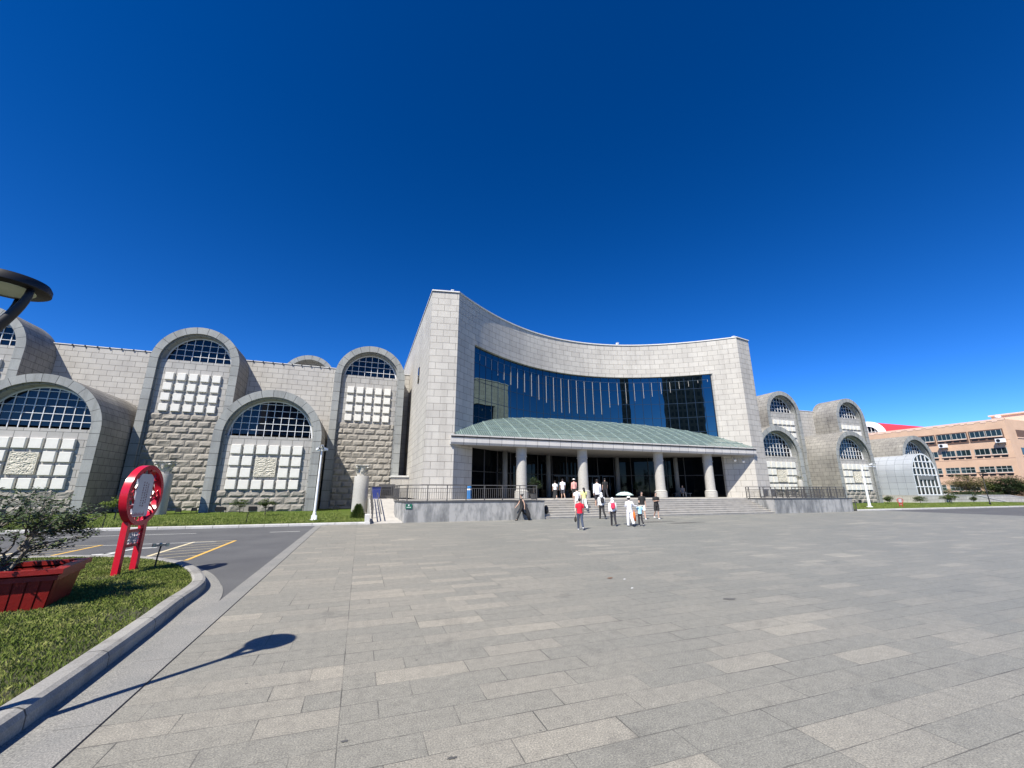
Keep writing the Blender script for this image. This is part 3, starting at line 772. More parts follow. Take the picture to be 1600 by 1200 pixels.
# entrance frames and doors
b = MB()
for i in range(0, npan+1, 2):
    x = JX[i]; b.box(x-.05, x+.05, arcY(x, YG)-.05, arcY(x, YG)+.0, 1.27, 5.9)
for zz in (3.6,):
    for i in range(48):
        xa = GX0+(GX1-GX0)*i/48; xb = GX0+(GX1-GX0)*(i+1)/48
        b.bar((xa, arcY(xa, YG)-.03, zz), (xb, arcY(xb, YG)-.03, zz), .05, .08)
b.build('glazing_frame', DARKM, dw)
for xd in (20.2, 22.3, 24.5, 26.6):
    b = MB(); y0 = arcY(xd, YG)-.12
    b.box(xd-.95, xd-.88, y0, y0+.06, 1.27, 3.55); b.box(xd+.88, xd+.95, y0, y0+.06, 1.27, 3.55); b.box(xd-.88, xd+.88, y0, y0+.06, 3.45, 3.55); b.box(xd-.03, xd+.03, y0, y0+.06, 1.27, 3.45)
    d_ = b.build('entrance_door', plain('door_frame_steel', (.06,.065,.07), .35, .6), dw)
    b = MB(); b.bar((xd-.12, y0-.08, 2.0), (xd-.12, y0-.08, 2.8), .035); b.bar((xd+.12, y0-.08, 2.0), (xd+.12, y0-.08, 2.8), .035); b.build('door_handle', plain('brushed_steel', (.55,.55,.55), .25, 1.), d_)
# slender inner pillars by the glazing
for (x_, y_) in ((789, 740), (857, 740), (965, 742), (1057, 742), ):
    d = ray(x_, y_); r_ = d[0]/d[1]; xs_ = np.linspace(9, 37, 2000); k_ = np.argmin(np.abs(xs_-r_*(33.42+7.8*(1-((xs_-XC)/PD)**2)-.5))); X_ = xs_[k_]
    b = MB(); b.lathe([(.24, 1.27), (.24, 5.7)], (X_, arcY(X_, -.5)), 16); b.build('inner_pillar', plain('grey_render_pillar', (.20,.195,.18), .7), museum, smooth=True)

# canopy --------------------------------------------------------------------
YC = 33.12; CX0, CX1 = 6.62, 40.0
canopy = empty('entrance_canopy', (0, 0, 0)); canopy.parent = museum
b = MB()
prof = [(YC+.28, 5.60), (YC+.10, 5.60), (YC, 5.78), (YC, 6.18), (YC-.05, 6.18), (YC-.05, 6.24), (YC+.02, 6.24), (YC+.02, 6.29), (YC-.08, 6.29), (YC-.08, 6.40), (YC+.1, 6.40)]
for i in range(len(prof)-1):
    (ya, za), (yb_, zb_) = prof[i], prof[i+1]
    mi = 1 if i in (4, 5, 6, 7) else 0
    b.face([(CX0, ya, za), (CX1, ya, za), (CX1, yb_, zb_), (CX0, yb_, zb_)], uv=[(CX0, i*.1), (CX1, i*.1), (CX1, i*.1+.1), (CX0, i*.1+.1)], mi=mi)
for cx in (CX0, CX1): b.face([(cx, y, z) for y, z in prof]+[(cx, YC+.9, 6.40), (cx, YC+.9, 5.60)], mi=0)
b.build('canopy_fascia', [FASC, DARKM], canopy)
b = MB(); ns = 40
def back(x): return max(arcY(min(max(x, XL), XR), YG-.02), YC+.35)
for i in range(ns):
    xa = XL+.02+(XR-XL-.04)*i/ns; xb = XL+.02+(XR-XL-.04)*(i+1)/ns
    b.face([(xa, YC+.28, 5.62), (xb, YC+.28, 5.62), (xb, back(xb)+.3, 5.62), (xa, back(xa)+.3, 5.62)])
b.build('canopy_soffit', SOFFIT, canopy)
def roofz(x, y):
    s_ = (y-YC)/8.1; 
    return 6.41+.615*(y-YC)-.028*max(y-YC, 0)**2*.9
b = MB(); nx, ny = 64, 10
def RP(i, j, up_=0.):
    x = XL+.05+(XR-XL-.1)*i/nx; y = YC+(back(x)-.02-YC)*j/ny
    return (x, y, roofz(x, y)+up_)
for i in range(nx):
    for j in range(ny):
        b.face([RP(i, j), RP(i+1, j), RP(i+1, j+1), RP(i, j+1)])
o = b.build('glass_roof', CANG, canopy, smooth=True); smooth_by_angle(o, 40)
b = MB()
x = XL+.6
while x < XR-.4:
    ye = back(x)-.05; ys = [YC+(ye-YC)*k/6 for k in range(7)]
    for k in range(6): b.bar((x, ys[k], roofz(x, ys[k])+.025), (x, ys[k+1], roofz(x, ys[k+1])+.025), .05, .04)
    x += 1.3
y = YC+.9
while y < arcY(XC)+.2:
    t = 1-(y-.3-33.42)/7.8
    hx = PD*sqrt(max(min(t, 1), 0)) if t < 1 else PD
    if hx > .6: b.bar((XC-hx+.1, y, roofz(XC, y)+.03), (XC+hx-.1, y, roofz(XC, y)+.03), .045, .04)
    y += 1.15
b.build('glazing_bar', CANR, canopy)
# columns
for X_ in (13.2, 19.3, 27.92, 34.22):
    Yc = 34.28; b = MB()
    b.lathe([(.60, 1.27), (.60, 1.75), (.57, 1.78), (.57, 1.83), (.60, 1.86), (.52, 1.93), (.47, 2.0), (.46, 2.9), (.455, 2.905), (.455, 2.915), (.46, 2.92), (.455, 3.8), (.45, 3.805), (.45, 3.815), (.455, 3.82), (.45, 4.75), (.445, 4.8)], (X_, Yc), 32)
    b.lathe([(.50, 4.8), (.50, 4.9), (.47, 4.92), (.47, 5.55), (.50, 5.6), (.5, 5.64)], (X_, Yc), 32)
    o = b.build('entrance_column', COL, museum); smooth_by_angle(o, 30)

# platform and steps ----------------------------------------------------------
b = MB(); PZ = 1.25
b.box(2.75, 44.3, 30.3, 45.5, -.02, PZ, skip='d')
setp(b.build('terrace', STEP), kind='structure')
b = MB()
for k in range(8):
    z1 = PZ*(k+1)/8; y0 = 27.45+(30.32-27.45)*k/8
    b.box(12.24, 34.2, y0, 30.302, z1-PZ/8+.02, z1-.045, skip='db'); b.box(12.24, 34.2, y0-.03, 30.303, z1-.045, z1, skip='b')
    b.box(12.24, 34.2, y0+.02, 30.30, z1-PZ/8, z1-PZ/8+.03, skip='db')
setp(b.build('entrance_steps', STEP), 'broad flight of worn granite steps leading up to the museum entrance', 'steps')
def tw(name, P, label):
    b = MB(); n = len(P)
    for i in range(n):
        a, c = P[i], P[(i+1) % n]
        b.face([(*a, -.02), (*c, -.02), (*c, 1.2), (*a, 1.2)])
    b.face([(*p, 1.2) for p in P])
    o = b.build(name, MARB); setp(o, label, 'wall')
    b = MB()
    cx_, cy_ = sum(p[0] for p in P)/n, sum(p[1] for p in P)/n
    Q = [(p[0]+.04*(1 if p[0] > cx_ else -1), p[1]+.04*(1 if p[1] > cy_ else -1)) for p in P]
    for i in range(n):
        a, c = Q[i], Q[(i+1) % n]; b.face([(*a, 1.202), (*c, 1.202), (*c, 1.27), (*a, 1.27)])
    b.face([(*p, 1.27) for p in Q]); b.face([(*p, 1.202) for p in Q][::-1])
    b.build('wall_coping', plain('dark_coping_granite', (.07,.07,.07), .4, var=.1), o)
    return o
tw('terrace_wall', [(2.68, 27.3), (12.22, 27.3), (12.22, 30.296), (2.3, 30.296), (2.3, 29.0)], 'veined grey marble terrace wall left of the entrance steps with a small green sign')
tw('terrace_wall', [(34.22, 27.3), (44.35, 27.3), (44.6, 30.296), (34.22, 30.296)], 'streaked grey marble terrace wall right of the entrance steps')

def railing(name, path, z, ht, label, group=None, sp=1.25, bal=.14, bm=RAIL):
    L0 = np.array(path[0] if len(path[0]) == 3 else [*path[0], z], float)
    o = empty(name, tuple(L0), label=label, cat='railing', group=group)
    posts, rails, bars = [], MB(), MB()
    for i in range(len(path)-1):
        a = np.array([*path[i], z])-L0 if len(path[i]) == 2 else np.array(path[i])-L0
        c = np.array([*path[i+1], z])-L0 if len(path[i+1]) == 2 else np.array(path[i+1])-L0
        d = c-a; L = np.linalg.norm(d[:2]); n = max(1, round(L/sp))
        U = np.array([0, 0, 1.])
        rails.bar(a+U*ht, c+U*ht, .07, .05); rails.bar(a+U*(ht-.2), c+U*(ht-.2), .04, .03); rails.bar(a+U*.12, c+U*.12, .04, .03)
        for k in range(n+1):
            if k == 0 and i > 0: continue
            p = a+d*k/n; posts.append(p)
        m = int(L/bal)
        for k in range(1, m):
            p = a+d*k/m; bars.bar(p+U*.12, p+U*(ht-.2), .022)
    pb = MB(); pb.bar((0, 0, 0), (0, 0, ht), .06); po = None
    for p in posts:
        po = pb.build('post', bm, o) if po is None else copyo(po, o)
        po.location = tuple(p)
    rails.build('handrail', bm, o); bars.build('baluster', bm, o)
    return o
railing('railing', [(2.45, 32.8), (2.45, 29.2), (2.85, 27.55), (11.75, 27.55)], 1.27, 1.0, 'grey steel railing on the marble terrace wall left of the steps')
railing('railing', [(34.4, 30.2), (34.4, 29.9), (38.7, 29.9)], 1.27, 1.0, 'short grey steel railing beside the top of the steps on the right')
railing('railing', [(38.2, 31.5), (38.2, 27.6), (44.05, 27.6), (44.2, 33.)], 1.27, 1.0, 'dark steel railing around the right hand terrace wall top')
railing('railing', [(38.9, 29.6), (43.9, 29.6)], 1.27, 1.0, 'dark steel railing in the second row behind the right hand terrace railing')
# ramp
b = MB()
b.face([(.75, 27.1, .005), (2.62, 27.1, .005), (2.62, 36, 1.25), (.75, 36, 1.25)]); b.box(.75, 4.6, 36, 44, 0, 1.25, skip='d')
b.face([(.75, 27.1, 0), (.75, 36, 1.25), (.75, 36, 0)]); b.face([(2.62, 27.1, 0), (2.62, 36, 1.25), (2.62, 36, 0)])
setp(b.build('access_ramp', STEP), kind='structure')
b = MB(); b.box(.42, .68, 26.95, 28.4, -.02, .52); b.box(.42, .72, 26.8, 26.95, -.02, .12)
setp(b.build('ramp_end_block', CONC), 'pale stone block closing the foot of the access ramp', 'kerb block')
o = empty('ramp_handrail', (.85, 27.3, 0), label='dark sloping handrail on two rails along the access ramp', cat='handrail')
b = MB(); 
for zz in (.62, .95): b.bar((0, 0, zz), (0, 8.6, zz+1.2), .05)
b.bar((.5, .2, .55), (.5, 8.6, 1.75), .05); b.build('rail', RAIL, o)
b = MB()
for k in range(7): b.bar((0, k*1.4, k*.19), (0, k*1.4, .95+k*.195), .05)
b.build('post', RAIL, o)
railing('railing', [(.9, 37.), (2.5, 37.)], 1.25, 1.0, 'small grey railing across the head of the access ramp')
# ledge block beside the tower
b = MB(); b.box(2.9, 4.6, 43.9, 46, 0, 3.25); 
o = setp(b.build('wall_ledge', STONE, museum)); b = MB(); b.box(2.8, 4.6, 43.8, 46.05, 3.25, 3.42); b.build('ledge_coping', COPING, o)
# green sign on terrace wall
o = gy(631.5, 793, 27.28); 
sg = empty('exit_sign', (float(o[0])+.28, 27.27, .97), label='small green sign with white figure and lettering on the marble terrace wall', cat='sign')
b = MB(); b.box(-.2, .2, -.015, .0, -.14, .14); b.build('sign_plate', plain('sign_green', (.01,.12,.07), .4), sg)
b = MB(); b.box(-.05, .03, -.02, -.016, .03, .1); b.ell((.0, -.02, .11), (.02, .004, .02), 8, 5)
for k in range(5): b.box(-.13+k*.055, -.095+k*.055, -.02, -.016, -.08, -.03)
b.build('sign_mark', WFRAME, sg)

# ------------------------------------------------------------------ stand alone pedestal columns with broken capitals
def pedestal(X, Y, label, seed, sc=.93, z=.12):
    o = empty('stone_column', (X, Y, z), label=label, cat='column', group='cut off stone columns before the vaulted bays')
    b = MB(); b.lathe([(.74, 0), (.70, .02), (.685, 1.05), (.675, 1.06), (.675, 1.07), (.685, 1.08), (.68, 2.2), (.67, 2.21), (.67, 2.22), (.68, 2.23), (.675, 3.5), (.66, 3.54)], (0, 0), 40)
    d = b.build('drum', COL, o); smooth_by_angle(d, 30)
    b = MB(); r = random.Random(seed)
    b.lathe([(.44, 3.54), (.42, 3.75), (.44, 4.1), (.52, 4.4), (.6, 4.5)], (0, 0), 20)
    for row, (z0, hh, n_, rr0, rr1) in enumerate(((3.56, .42, 8, .45, .62), (3.82, .5, 8, .46, .80))):
        for k in range(n_):
            if r.random() < .12: continue
            a = 2*pi*(k+.5*row)/n_; P = []
            for t in range(6):
                u = t/5; rr = rr0+(rr1-rr0)*u**2.2; zz = z0+hh*(sin(u*2.0)/sin(2.0) if u > .8 else u*1.08)
                wdt = .18*(1-.5*u)
                P.append((rr, zz, wdt))
            for t in range(5):
                q = []
                for (rr, zz, wdt), sgn in ((P[t], -1), (P[t], 1), (P[t+1], 1), (P[t+1], -1)):
                    q.append((rr*cos(a)-sgn*wdt*sin(a), rr*sin(a)+sgn*wdt*cos(a), zz))
                b.face(q); q2 = [(p[0]*.86, p[1]*.86, p[2]-.03) for p in q]; b.face(q2[::-1])
                b.face([q[0], q[3], q2[3], q2[0]]); b.face([q[1], q2[1], q2[2], q[2]])
    for k in range(4):
        a = pi/4+k*pi/2; b.ell((.68*cos(a), .68*sin(a), 4.38), (.14, .14, .12), 8, 6)
    pts = []
    for k in range(4):
        a0 = pi/4+k*pi/2
        for t in (-.12, .12): pts.append((.86*cos(a0+t), .86*sin(a0+t)))
        am = a0+pi/4; pts.append((.55*cos(am), .55*sin(am)))
    for z0, z1, sq in ((4.52, 4.58, .9), (4.58, 4.66, 1.)):
        Q = [(p[0]*sq, p[1]*sq) for p in pts]; b.face([(*p, z1) for p in Q]); b.face([(*p, z0) for p in Q][::-1])
        for i in range(len(Q)): j = (i+1) % len(Q); b.face([(*Q[i], z0), (*Q[j], z0), (*Q[j], z1), (*Q[i], z1)])
    o.scale = (sc, sc, sc*.93 if z < 1 else sc*1.1)
    b.build('capital', plain('weathered_capital_stone', (.48,.455,.40), .9, var=.2, vs=6, bs=.4), o)
    return o
pedestal(.06, 39.6, 'pale cut off column with carved leafy capital in front of the vaulted bay next to the tower', 1)
pedestal(-14.4, 39.6, 'pale cut off column with carved capital standing behind the red round sign', 2)
pedestal(54.0, 39.0, 'small pale column with carved capital seen above the right hand terrace railing', 3, .5, 1.25)

# ------------------------------------------------------------------ metal clad glass porch on the right wing
kx, kh, kz, ky0, ky1 = 83.45, 3.15, 4.55, 40., 45.8
porch = empty('glazed_porch', (kx, ky0, 0)); porch.parent = museum
b = MB(); P = [(kx-kh, 1.26)]+arc_pts(kx, kh, kz, 24)+[(kx+kh, 1.26)]; L = 0
for i in range(len(P)-1):
    a, c = P[i], P[i+1]; d = sqrt((a[0]-c[0])**2+(a[1]-c[1])**2)
    b.face([(a[0]-kx, 0, a[1]), (c[0]-kx, 0, c[1]), (c[0]-kx, ky1-ky0, c[1]), (a[0]-kx, ky1-ky0, a[1])], uv=[(0, L), (0, L+d), (ky1-ky0, L+d), (ky1-ky0, L)]); L += d
MET = brick('zinc_panel_cladding', (.42,.45,.475), (.37,.395,.42), (.12,.14,.16), 1.15, .95, .018, off=0, rough=.38, grain=.06, stain=.05)
b.build('metal_vault', MET, porch)
b = MB(); b.box(-kh-.03, kh+.03, -.04, ky1-ky0, 0, 1.26); b.build('plinth', STONEW, porch)
g = MB(); Q = [(kx-kh+.15, 1.27)]+arc_pts(kx, kh-.15, kz, 24)+[(kx+kh-.15, 1.27)]
g.face([(p[0]-kx, .12, p[1]) for p in Q]); g.build('porch_glass', GLASSD, porch)
f = MB()
A = [(kx-kh, 1.26)]+arc_pts(kx, kh, kz, 24)+[(kx+kh, 1.26)]; B = [(kx-kh+.2, 1.26)]+arc_pts(kx, kh-.2, kz, 24)+[(kx+kh-.2, 1.26)]
for i in range(len(A)-1):
    f.face([(A[i][0]-kx,-.01,A[i][1]),(B[i][0]-kx,-.01,B[i][1]),(B[i+1][0]-kx,-.01,B[i+1][1]),(A[i+1][0]-kx,-.01,A[i+1][1])])
    f.face([(B[i][0]-kx,-.01,B[i][1]),(B[i][0]-kx,.12,B[i][1]),(B[i+1][0]-kx,.12,B[i+1][1]),(B[i+1][0]-kx,-.01,B[i+1][1])])
for k in range(-2, 3):
    xx = k*1.0; zt = kz+sqrt((kh-.2)**2-xx*xx); f.box(xx-.06, xx+.06, 0, .11, 1.27, zt)
for zz in (1.34, 2.55, 4.35, 5.4, 6.4):
    hx = kh-.2 if zz < kz else sqrt(max((kh-.2)**2-(zz-kz)**2, 0)); f.box(-hx, hx, .005, .105, zz-.07, zz+.07)
f.build('porch_frame', WFRAME, porch)
b = MB(); b.box(-2.0, 2.0, -.05, .1, 3.62, 4.2); b.build('sign_board', plain('grey_sign_board', (.16,.16,.15), .5), porch)
railing('railing', [(80.0, 39.9), (80.0, 39.2), (86.4, 39.2)], 1.0, .9, 'thin dark railing in front of the metal clad porch') if False else None

if stuffblocks.f:
    o = stuffblocks.build('stone_block', WHITEB, museum); o['kind'] = 'stuff'

# ------------------------------------------------------------------ lamps
p = gz(491, 813, .12)
o = empty('camera_mast', (float(p[0])-.03, float(p[1]), .12), label='white tapered mast topped by a cluster of cameras on the left lawn', cat='mast', group='white camera masts')
b = MB(); b.lathe([(.24, 0), (.24, .06), (.12, .08), (.10, .45), (.08, .5), (.045, 4.3)], (0, 0), 16); b.box(-.16, .16, -.16, .16, .06, .3)
b.build('pole', WHITEM, o)
def camhead(par, x, y, z, a):
    b = MB(); b.box(-.06, .06, -.22, .12, -.05, .06); b.box(-.075, .075, -.26, .1, .06, .075); c = b.build('camera', WHITEM, par); c.location = (x, y, z); c.rotation_euler = (radians(-12), 0, a)
    b = MB(); b.tube([(0, -.22, 0), (0, -.235, 0)], .045, 10); l_ = b.build('lens', BLACK, c)
b = MB(); b.bar((-.25, 0, 4.35), (.25, 0, 4.35), .05); b.bar((0, 0, 4.2), (0, 0, 4.5), .06); b.build('bracket', WHITEM, o)
camhead(o, -.25, -.05, 4.42, .5); camhead(o, .25, -.05, 4.42, -.7); camhead(o, 0, -.1, 4.55, .1)
b = MB(); b.ell((0, 0, 4.62), (.09, .09, .11), 12, 8); b.build('dome_camera', BLACK, o, smooth=True)
o = empty('camera_mast', (54.3, 31.7, .12), label='white mast with a long side arm carrying two cameras beyond the right terrace wall', cat='mast', group='white camera masts')
b = MB(); b.lathe([(.30, 0), (.30, .08), (.16, .12), (.13, .6), (.07, 4.6)], (0, 0), 16); b.build('pole', WHITEM, o)
b = MB(); b.bar((0, 0, 4.55), (2.5, 0, 4.6), .07); b.build('arm', WHITEM, o)
camhead(o, 1.7, 0, 4.8, .3); camhead(o, 2.45, 0, 4.82, -.4)
# near street lamp with disc head
def disc_lamp(x, y, z0, hgt, hx, hy, hz, r, label, rx=0.):
    o = empty('street_lamp', (x, y, z0), label=label, cat='street lamp', group='black street lamps with a disc head')
    b = MB(); b.lathe([(.10, 0), (.10, .25), (.06, .32), (.05, .9), (.04, hgt)], (0, 0), 16); b.build('pole', BLACK, o, smooth=True)
    c = np.array([hx-x, hy-y, hz-z0-.06])
    for k_ in range(3):
        an_ = radians(-20+120*k_); u = np.array([cos(an_), sin(an_), 0]); e = c+u*rx; a = np.array([0, 0, hgt-.02])
        p1 = a+np.array([0, 0, .16])+u*.04; p2 = np.array([*(e-u*.0)[:2], c[2]-.22]); pts = []
        for t in np.linspace(0, 1, 12): pts.append((1-t)**3*a+3*(1-t)**2*t*p1+3*(1-t)*t*t*p2+t**3*e)
        b = MB(); b.tube(pts, list(np.linspace(.055, .026, 12)), 10); b.build('arm', BLACK, o, smooth=True)
    b = MB(); z = hz-z0
    b.tube([(c[0], c[1], z-.05), (c[0], c[1], z-.043), (c[0], c[1], z+.0), (c[0], c[1], z+.035), (c[0], c[1], z+.06), (c[0], c[1], z+.065)], [r*.96, r, r, r*.93, r*.6, .01], 40)
    h_ = b.build('lamp_head', BLACK, o); smooth_by_angle(h_, 40)
    b = MB(); b.tube([(c[0], c[1], z-.058), (c[0], c[1], z-.052)], [r*.66, r*.66], 36); b.build('diffuser', plain('pale_green_diffuser', (.45,.5,.38), .4), h_)
    return o
disc_lamp(-3.17, 4.62, .12, 2.98, -3.17, 4.71, 3.72, .285, 'black street lamp with a flat disc head in the near left corner', rx=.235)
disc_lamp(78.9, 31.8, .12, 3.5, 78.9, 31.8, 4.3, .5, 'distant black street lamp with a disc head before the low wall on the right', rx=.25)

# ------------------------------------------------------------------ red round sign
def round_sign(x, y, z0, az, sc, label, txt=True):
    o = empty('round_sign', (x, y, z0), -az, label=label, cat='sign', group='red round signs on two legs')
    # local: y along the disc plane, +x the face
    zc = 1.69*sc; ro = .68*sc; ri = .585*sc; th = .15*sc
    b = MB(); n = 48
    for i in range(n):
        a0, a1 = 2*pi*i/n, 2*pi*(i+1)/n
        P = lambda r, a, xx: (xx, r*cos(a), zc+r*sin(a))
        b.face([P(ro, a0, 0), P(ro, a1, 0), P(ri, a1, 0), P(ri, a0, 0)]); b.face([P(ro, a0, -th), P(ri, a0, -th), P(ri, a1, -th), P(ro, a1, -th)])
        b.face([P(ro, a0, -th), P(ro, a1, -th), P(ro, a1, 0), P(ro, a0, 0)]); b.face([P(ri, a0, -th), P(ri, a0, 0), P(ri, a1, 0), P(ri, a1, -th)])
    q = b.build('ring', REDP, o); smooth_by_angle(q, 30)
    b = MB(); r = random.Random(4)
    # lattice of cracked ice bars between ring and panel
    pts = []
    for i in range(26):
        a = 2*pi*i/26+r.uniform(-.1, .1); s1 = (ri+.01)*1.0; a2 = a+r.uniform(-.5, .5)
        p0 = np.array([-th/2, s1*cos(a), zc+s1*sin(a)]); rr = r.uniform(.55, .75)*ri; p1 = np.array([-th/2, rr*cos(a2), zc+rr*sin(a2)])
        b.bar(p0, p1, .03*sc, .03*sc, upv=(1, 0, 0)); pts.append(p1)
    for i in range(26): b.bar(pts[i], pts[(i+1) % 26], .03*sc, .03*sc, upv=(1, 0, 0)); b.bar(pts[i], pts[(i+3) % 26], .022*sc, .022*sc, upv=(1, 0, 0)) if i % 2 else None
    b.build('lattice', REDD, o)
    b = MB(); hw_, hh_ = .29*sc, .48*sc; P = [(-hw_, -hh_), (hw_, -hh_), (hw_, hh_*.8), (hw_*.8, hh_*.9), (hw_*.55, hh_), (-hw_*.7, hh_), (-hw_, hh_*.8)]
    X0, X1 = -th/2-.02, -th/2+.02
    b.face([(X1, p[0], zc+p[1]) for p in P]); b.face([(X0, p[0], zc+p[1]) for p in P][::-1])
    for i in range(len(P)): j = (i+1) % len(P); b.face([(X0, P[i][0], zc+P[i][1]), (X0, P[j][0], zc+P[j][1]), (X1, P[j][0], zc+P[j][1]), (X1, P[i][0], zc+P[i][1])])
    pn = b.build('text_panel', plain('silver_grey_panel', (.50,.51,.54), .3, .3, var=.06), o)
    if txt:
        b = MB(); e = X1+.002
        for ci, (yy, n_, zt) in enumerate(((.11, 8, .24), (.03, 10, .28), (-.06, 10, .28))):
            for k in range(n_):
                z_ = zc+zt-k*.058
                for s_ in range(6):
                    u, v = r.uniform(-.018, .018), r.uniform(-.018, .018)
                    if s_ % 2: b.face([(e, yy-.02, z_+v-.003), (e, yy+.02, z_+v-.003), (e, yy+.02, z_+v+.003), (e, yy-.02, z_+v+.003)])
                    else: b.face([(e, yy+u-.003, z_-.02), (e, yy+u+.003, z_-.02), (e, yy+u+.003, z_+.02), (e, yy+u-.003, z_+.02)])
        b.build('lettering', plain('dark_red_lettering', (.12,.01,.02), .6), pn)
        b = MB()
        for k in range(7):
            yy = -hw_+.05+k*.062; hh2 = .05+.05*abs(sin(k*1.9))
            b.face([(X1+.002, yy-.035, zc-hh_+.02), (X1+.002, yy+.035, zc-hh_+.02), (X1+.002, yy, zc-hh_+.02+hh2)])
        b.build('ornament', plain('pale_red_ornament', (.5,.2,.2), .5), pn)
    for s_ in (-1, 1):
        b = MB(); b.box(-.16*sc, -.04*sc, s_*.31*sc-.055*sc, s_*.31*sc+.055*sc, -.05, zc-ro*.86); b.build('leg', REDP, o)
    for zz in (.58, .90):
        b = MB(); b.box(-.13*sc, -.07*sc, -.26*sc, .26*sc, zz*sc-.03, zz*sc+.03); b.build('crossbar', REDD, o)
    b = MB()
    for k in range(9):
        a, c = (r.uniform(-.25, .25)*sc, .61*sc), (r.uniform(-.25, .25)*sc, .87*sc); b.bar((-.1*sc, *a), (-.1*sc, *c), .02, .02)
    for k in range(5):
        b.bar((-.1*sc, -.25*sc, r.uniform(.63, .86)*sc), (-.1*sc, .25*sc, r.uniform(.63, .86)*sc), .02, .02)
    b.build('lattice', plain('grey_pattern_plate', (.45,.42,.42), .5), o)
    return o
round_sign(-4.72, 12.30, .12, radians(6), 1., 'large red round sign with a white text panel on two legs on the near island')
round_sign(58.6, 31.0, .12, radians(-40), .42, 'small distant red round sign on the lawn before the metal clad porch', txt=False)

# ------------------------------------------------------------------ red planter with a twiggy shrub
pl = empty('wooden_planter', (-5.32, 9.33, .12), radians(11), label='red painted wooden planter box with flared rim on the near grass', cat='planter')
b = MB(); X0, X1, Y0, Y1 = -.85, .80, -.45, .58; x0, x1, y0, y1 = -.92, .86, -.50, .66; zt = .46
def frustum(b, r0, r1, z0, z1):
    A = [(r0[0], r0[2]), (r0[1], r0[2]), (r0[1], r0[3]), (r0[0], r0[3])]; B = [(r1[0], r1[2]), (r1[1], r1[2]), (r1[1], r1[3]), (r1[0], r1[3])]
    for i in range(4): j = (i+1) % 4; b.face([(*A[i], z0), (*A[j], z0), (*B[j], z1), (*B[i], z1)])
n_ = 12
for k in range(n_):   # front boards
    a, c = k/n_+.006, (k+1)/n_-.006
    for yb_, yt in ((Y0, y0), (Y1, y1)):
        s_ = 1 if yb_ < 0 else -1
        P = [(X0+(X1-X0)*a, yb_, 0), (X0+(X1-X0)*c, yb_, 0), (x0+(x1-x0)*c, yt, zt), (x0+(x1-x0)*a, yt, zt)]
        b.face(P if s_ > 0 else P[::-1])
for k in range(6):
    a, c = k/6+.01, (k+1)/6-.01
    for xb_, xt in ((X0, x0), (X1, x1)):
        b.face([(xb_, Y0+(Y1-Y0)*a, 0), (xb_, Y0+(Y1-Y0)*c, 0), (xt, y0+(y1-y0)*c, zt), (xt, y0+(y1-y0)*a, zt)])
frustum(b, (X0+.02, X1-.02, Y0+.02, Y1-.02), (x0+.02, x1-.02, y0+.02, y1-.02), 0, zt)
b.build('box', REDW, pl)
b = MB()
for (o_, z0, z1) in ((.03, .43, .50), (.09, .53, .60)):
    for (xa, xb, ya, yb_) in ((x0-o_, x1+o_, y0-o_, y0+.06), (x0-o_, x1+o_, y1-.06, y1+o_), (x0-o_, x0+.06, y0+.06, y1-.06), (x1-.06, x1+o_, y0+.06, y1-.06)):
        b.box(xa, xb, ya, yb_, z0, z1)
frustum(b, (x0, x1, y0, y1), (x0-.06, x1+.06, y0-.06, y1+.06), .50, .53)
b.build('rim', REDW, pl)
b = MB(); b.face([(x0+.02, y0+.02, .47), (x1-.02, y0+.02, .47), (x1-.02, y1-.02, .47), (x0+.02, y1-.02, .47)]); b.build('soil', plain('dark_soil', (.04,.03,.02), .95, var=.4, vs=20), pl)

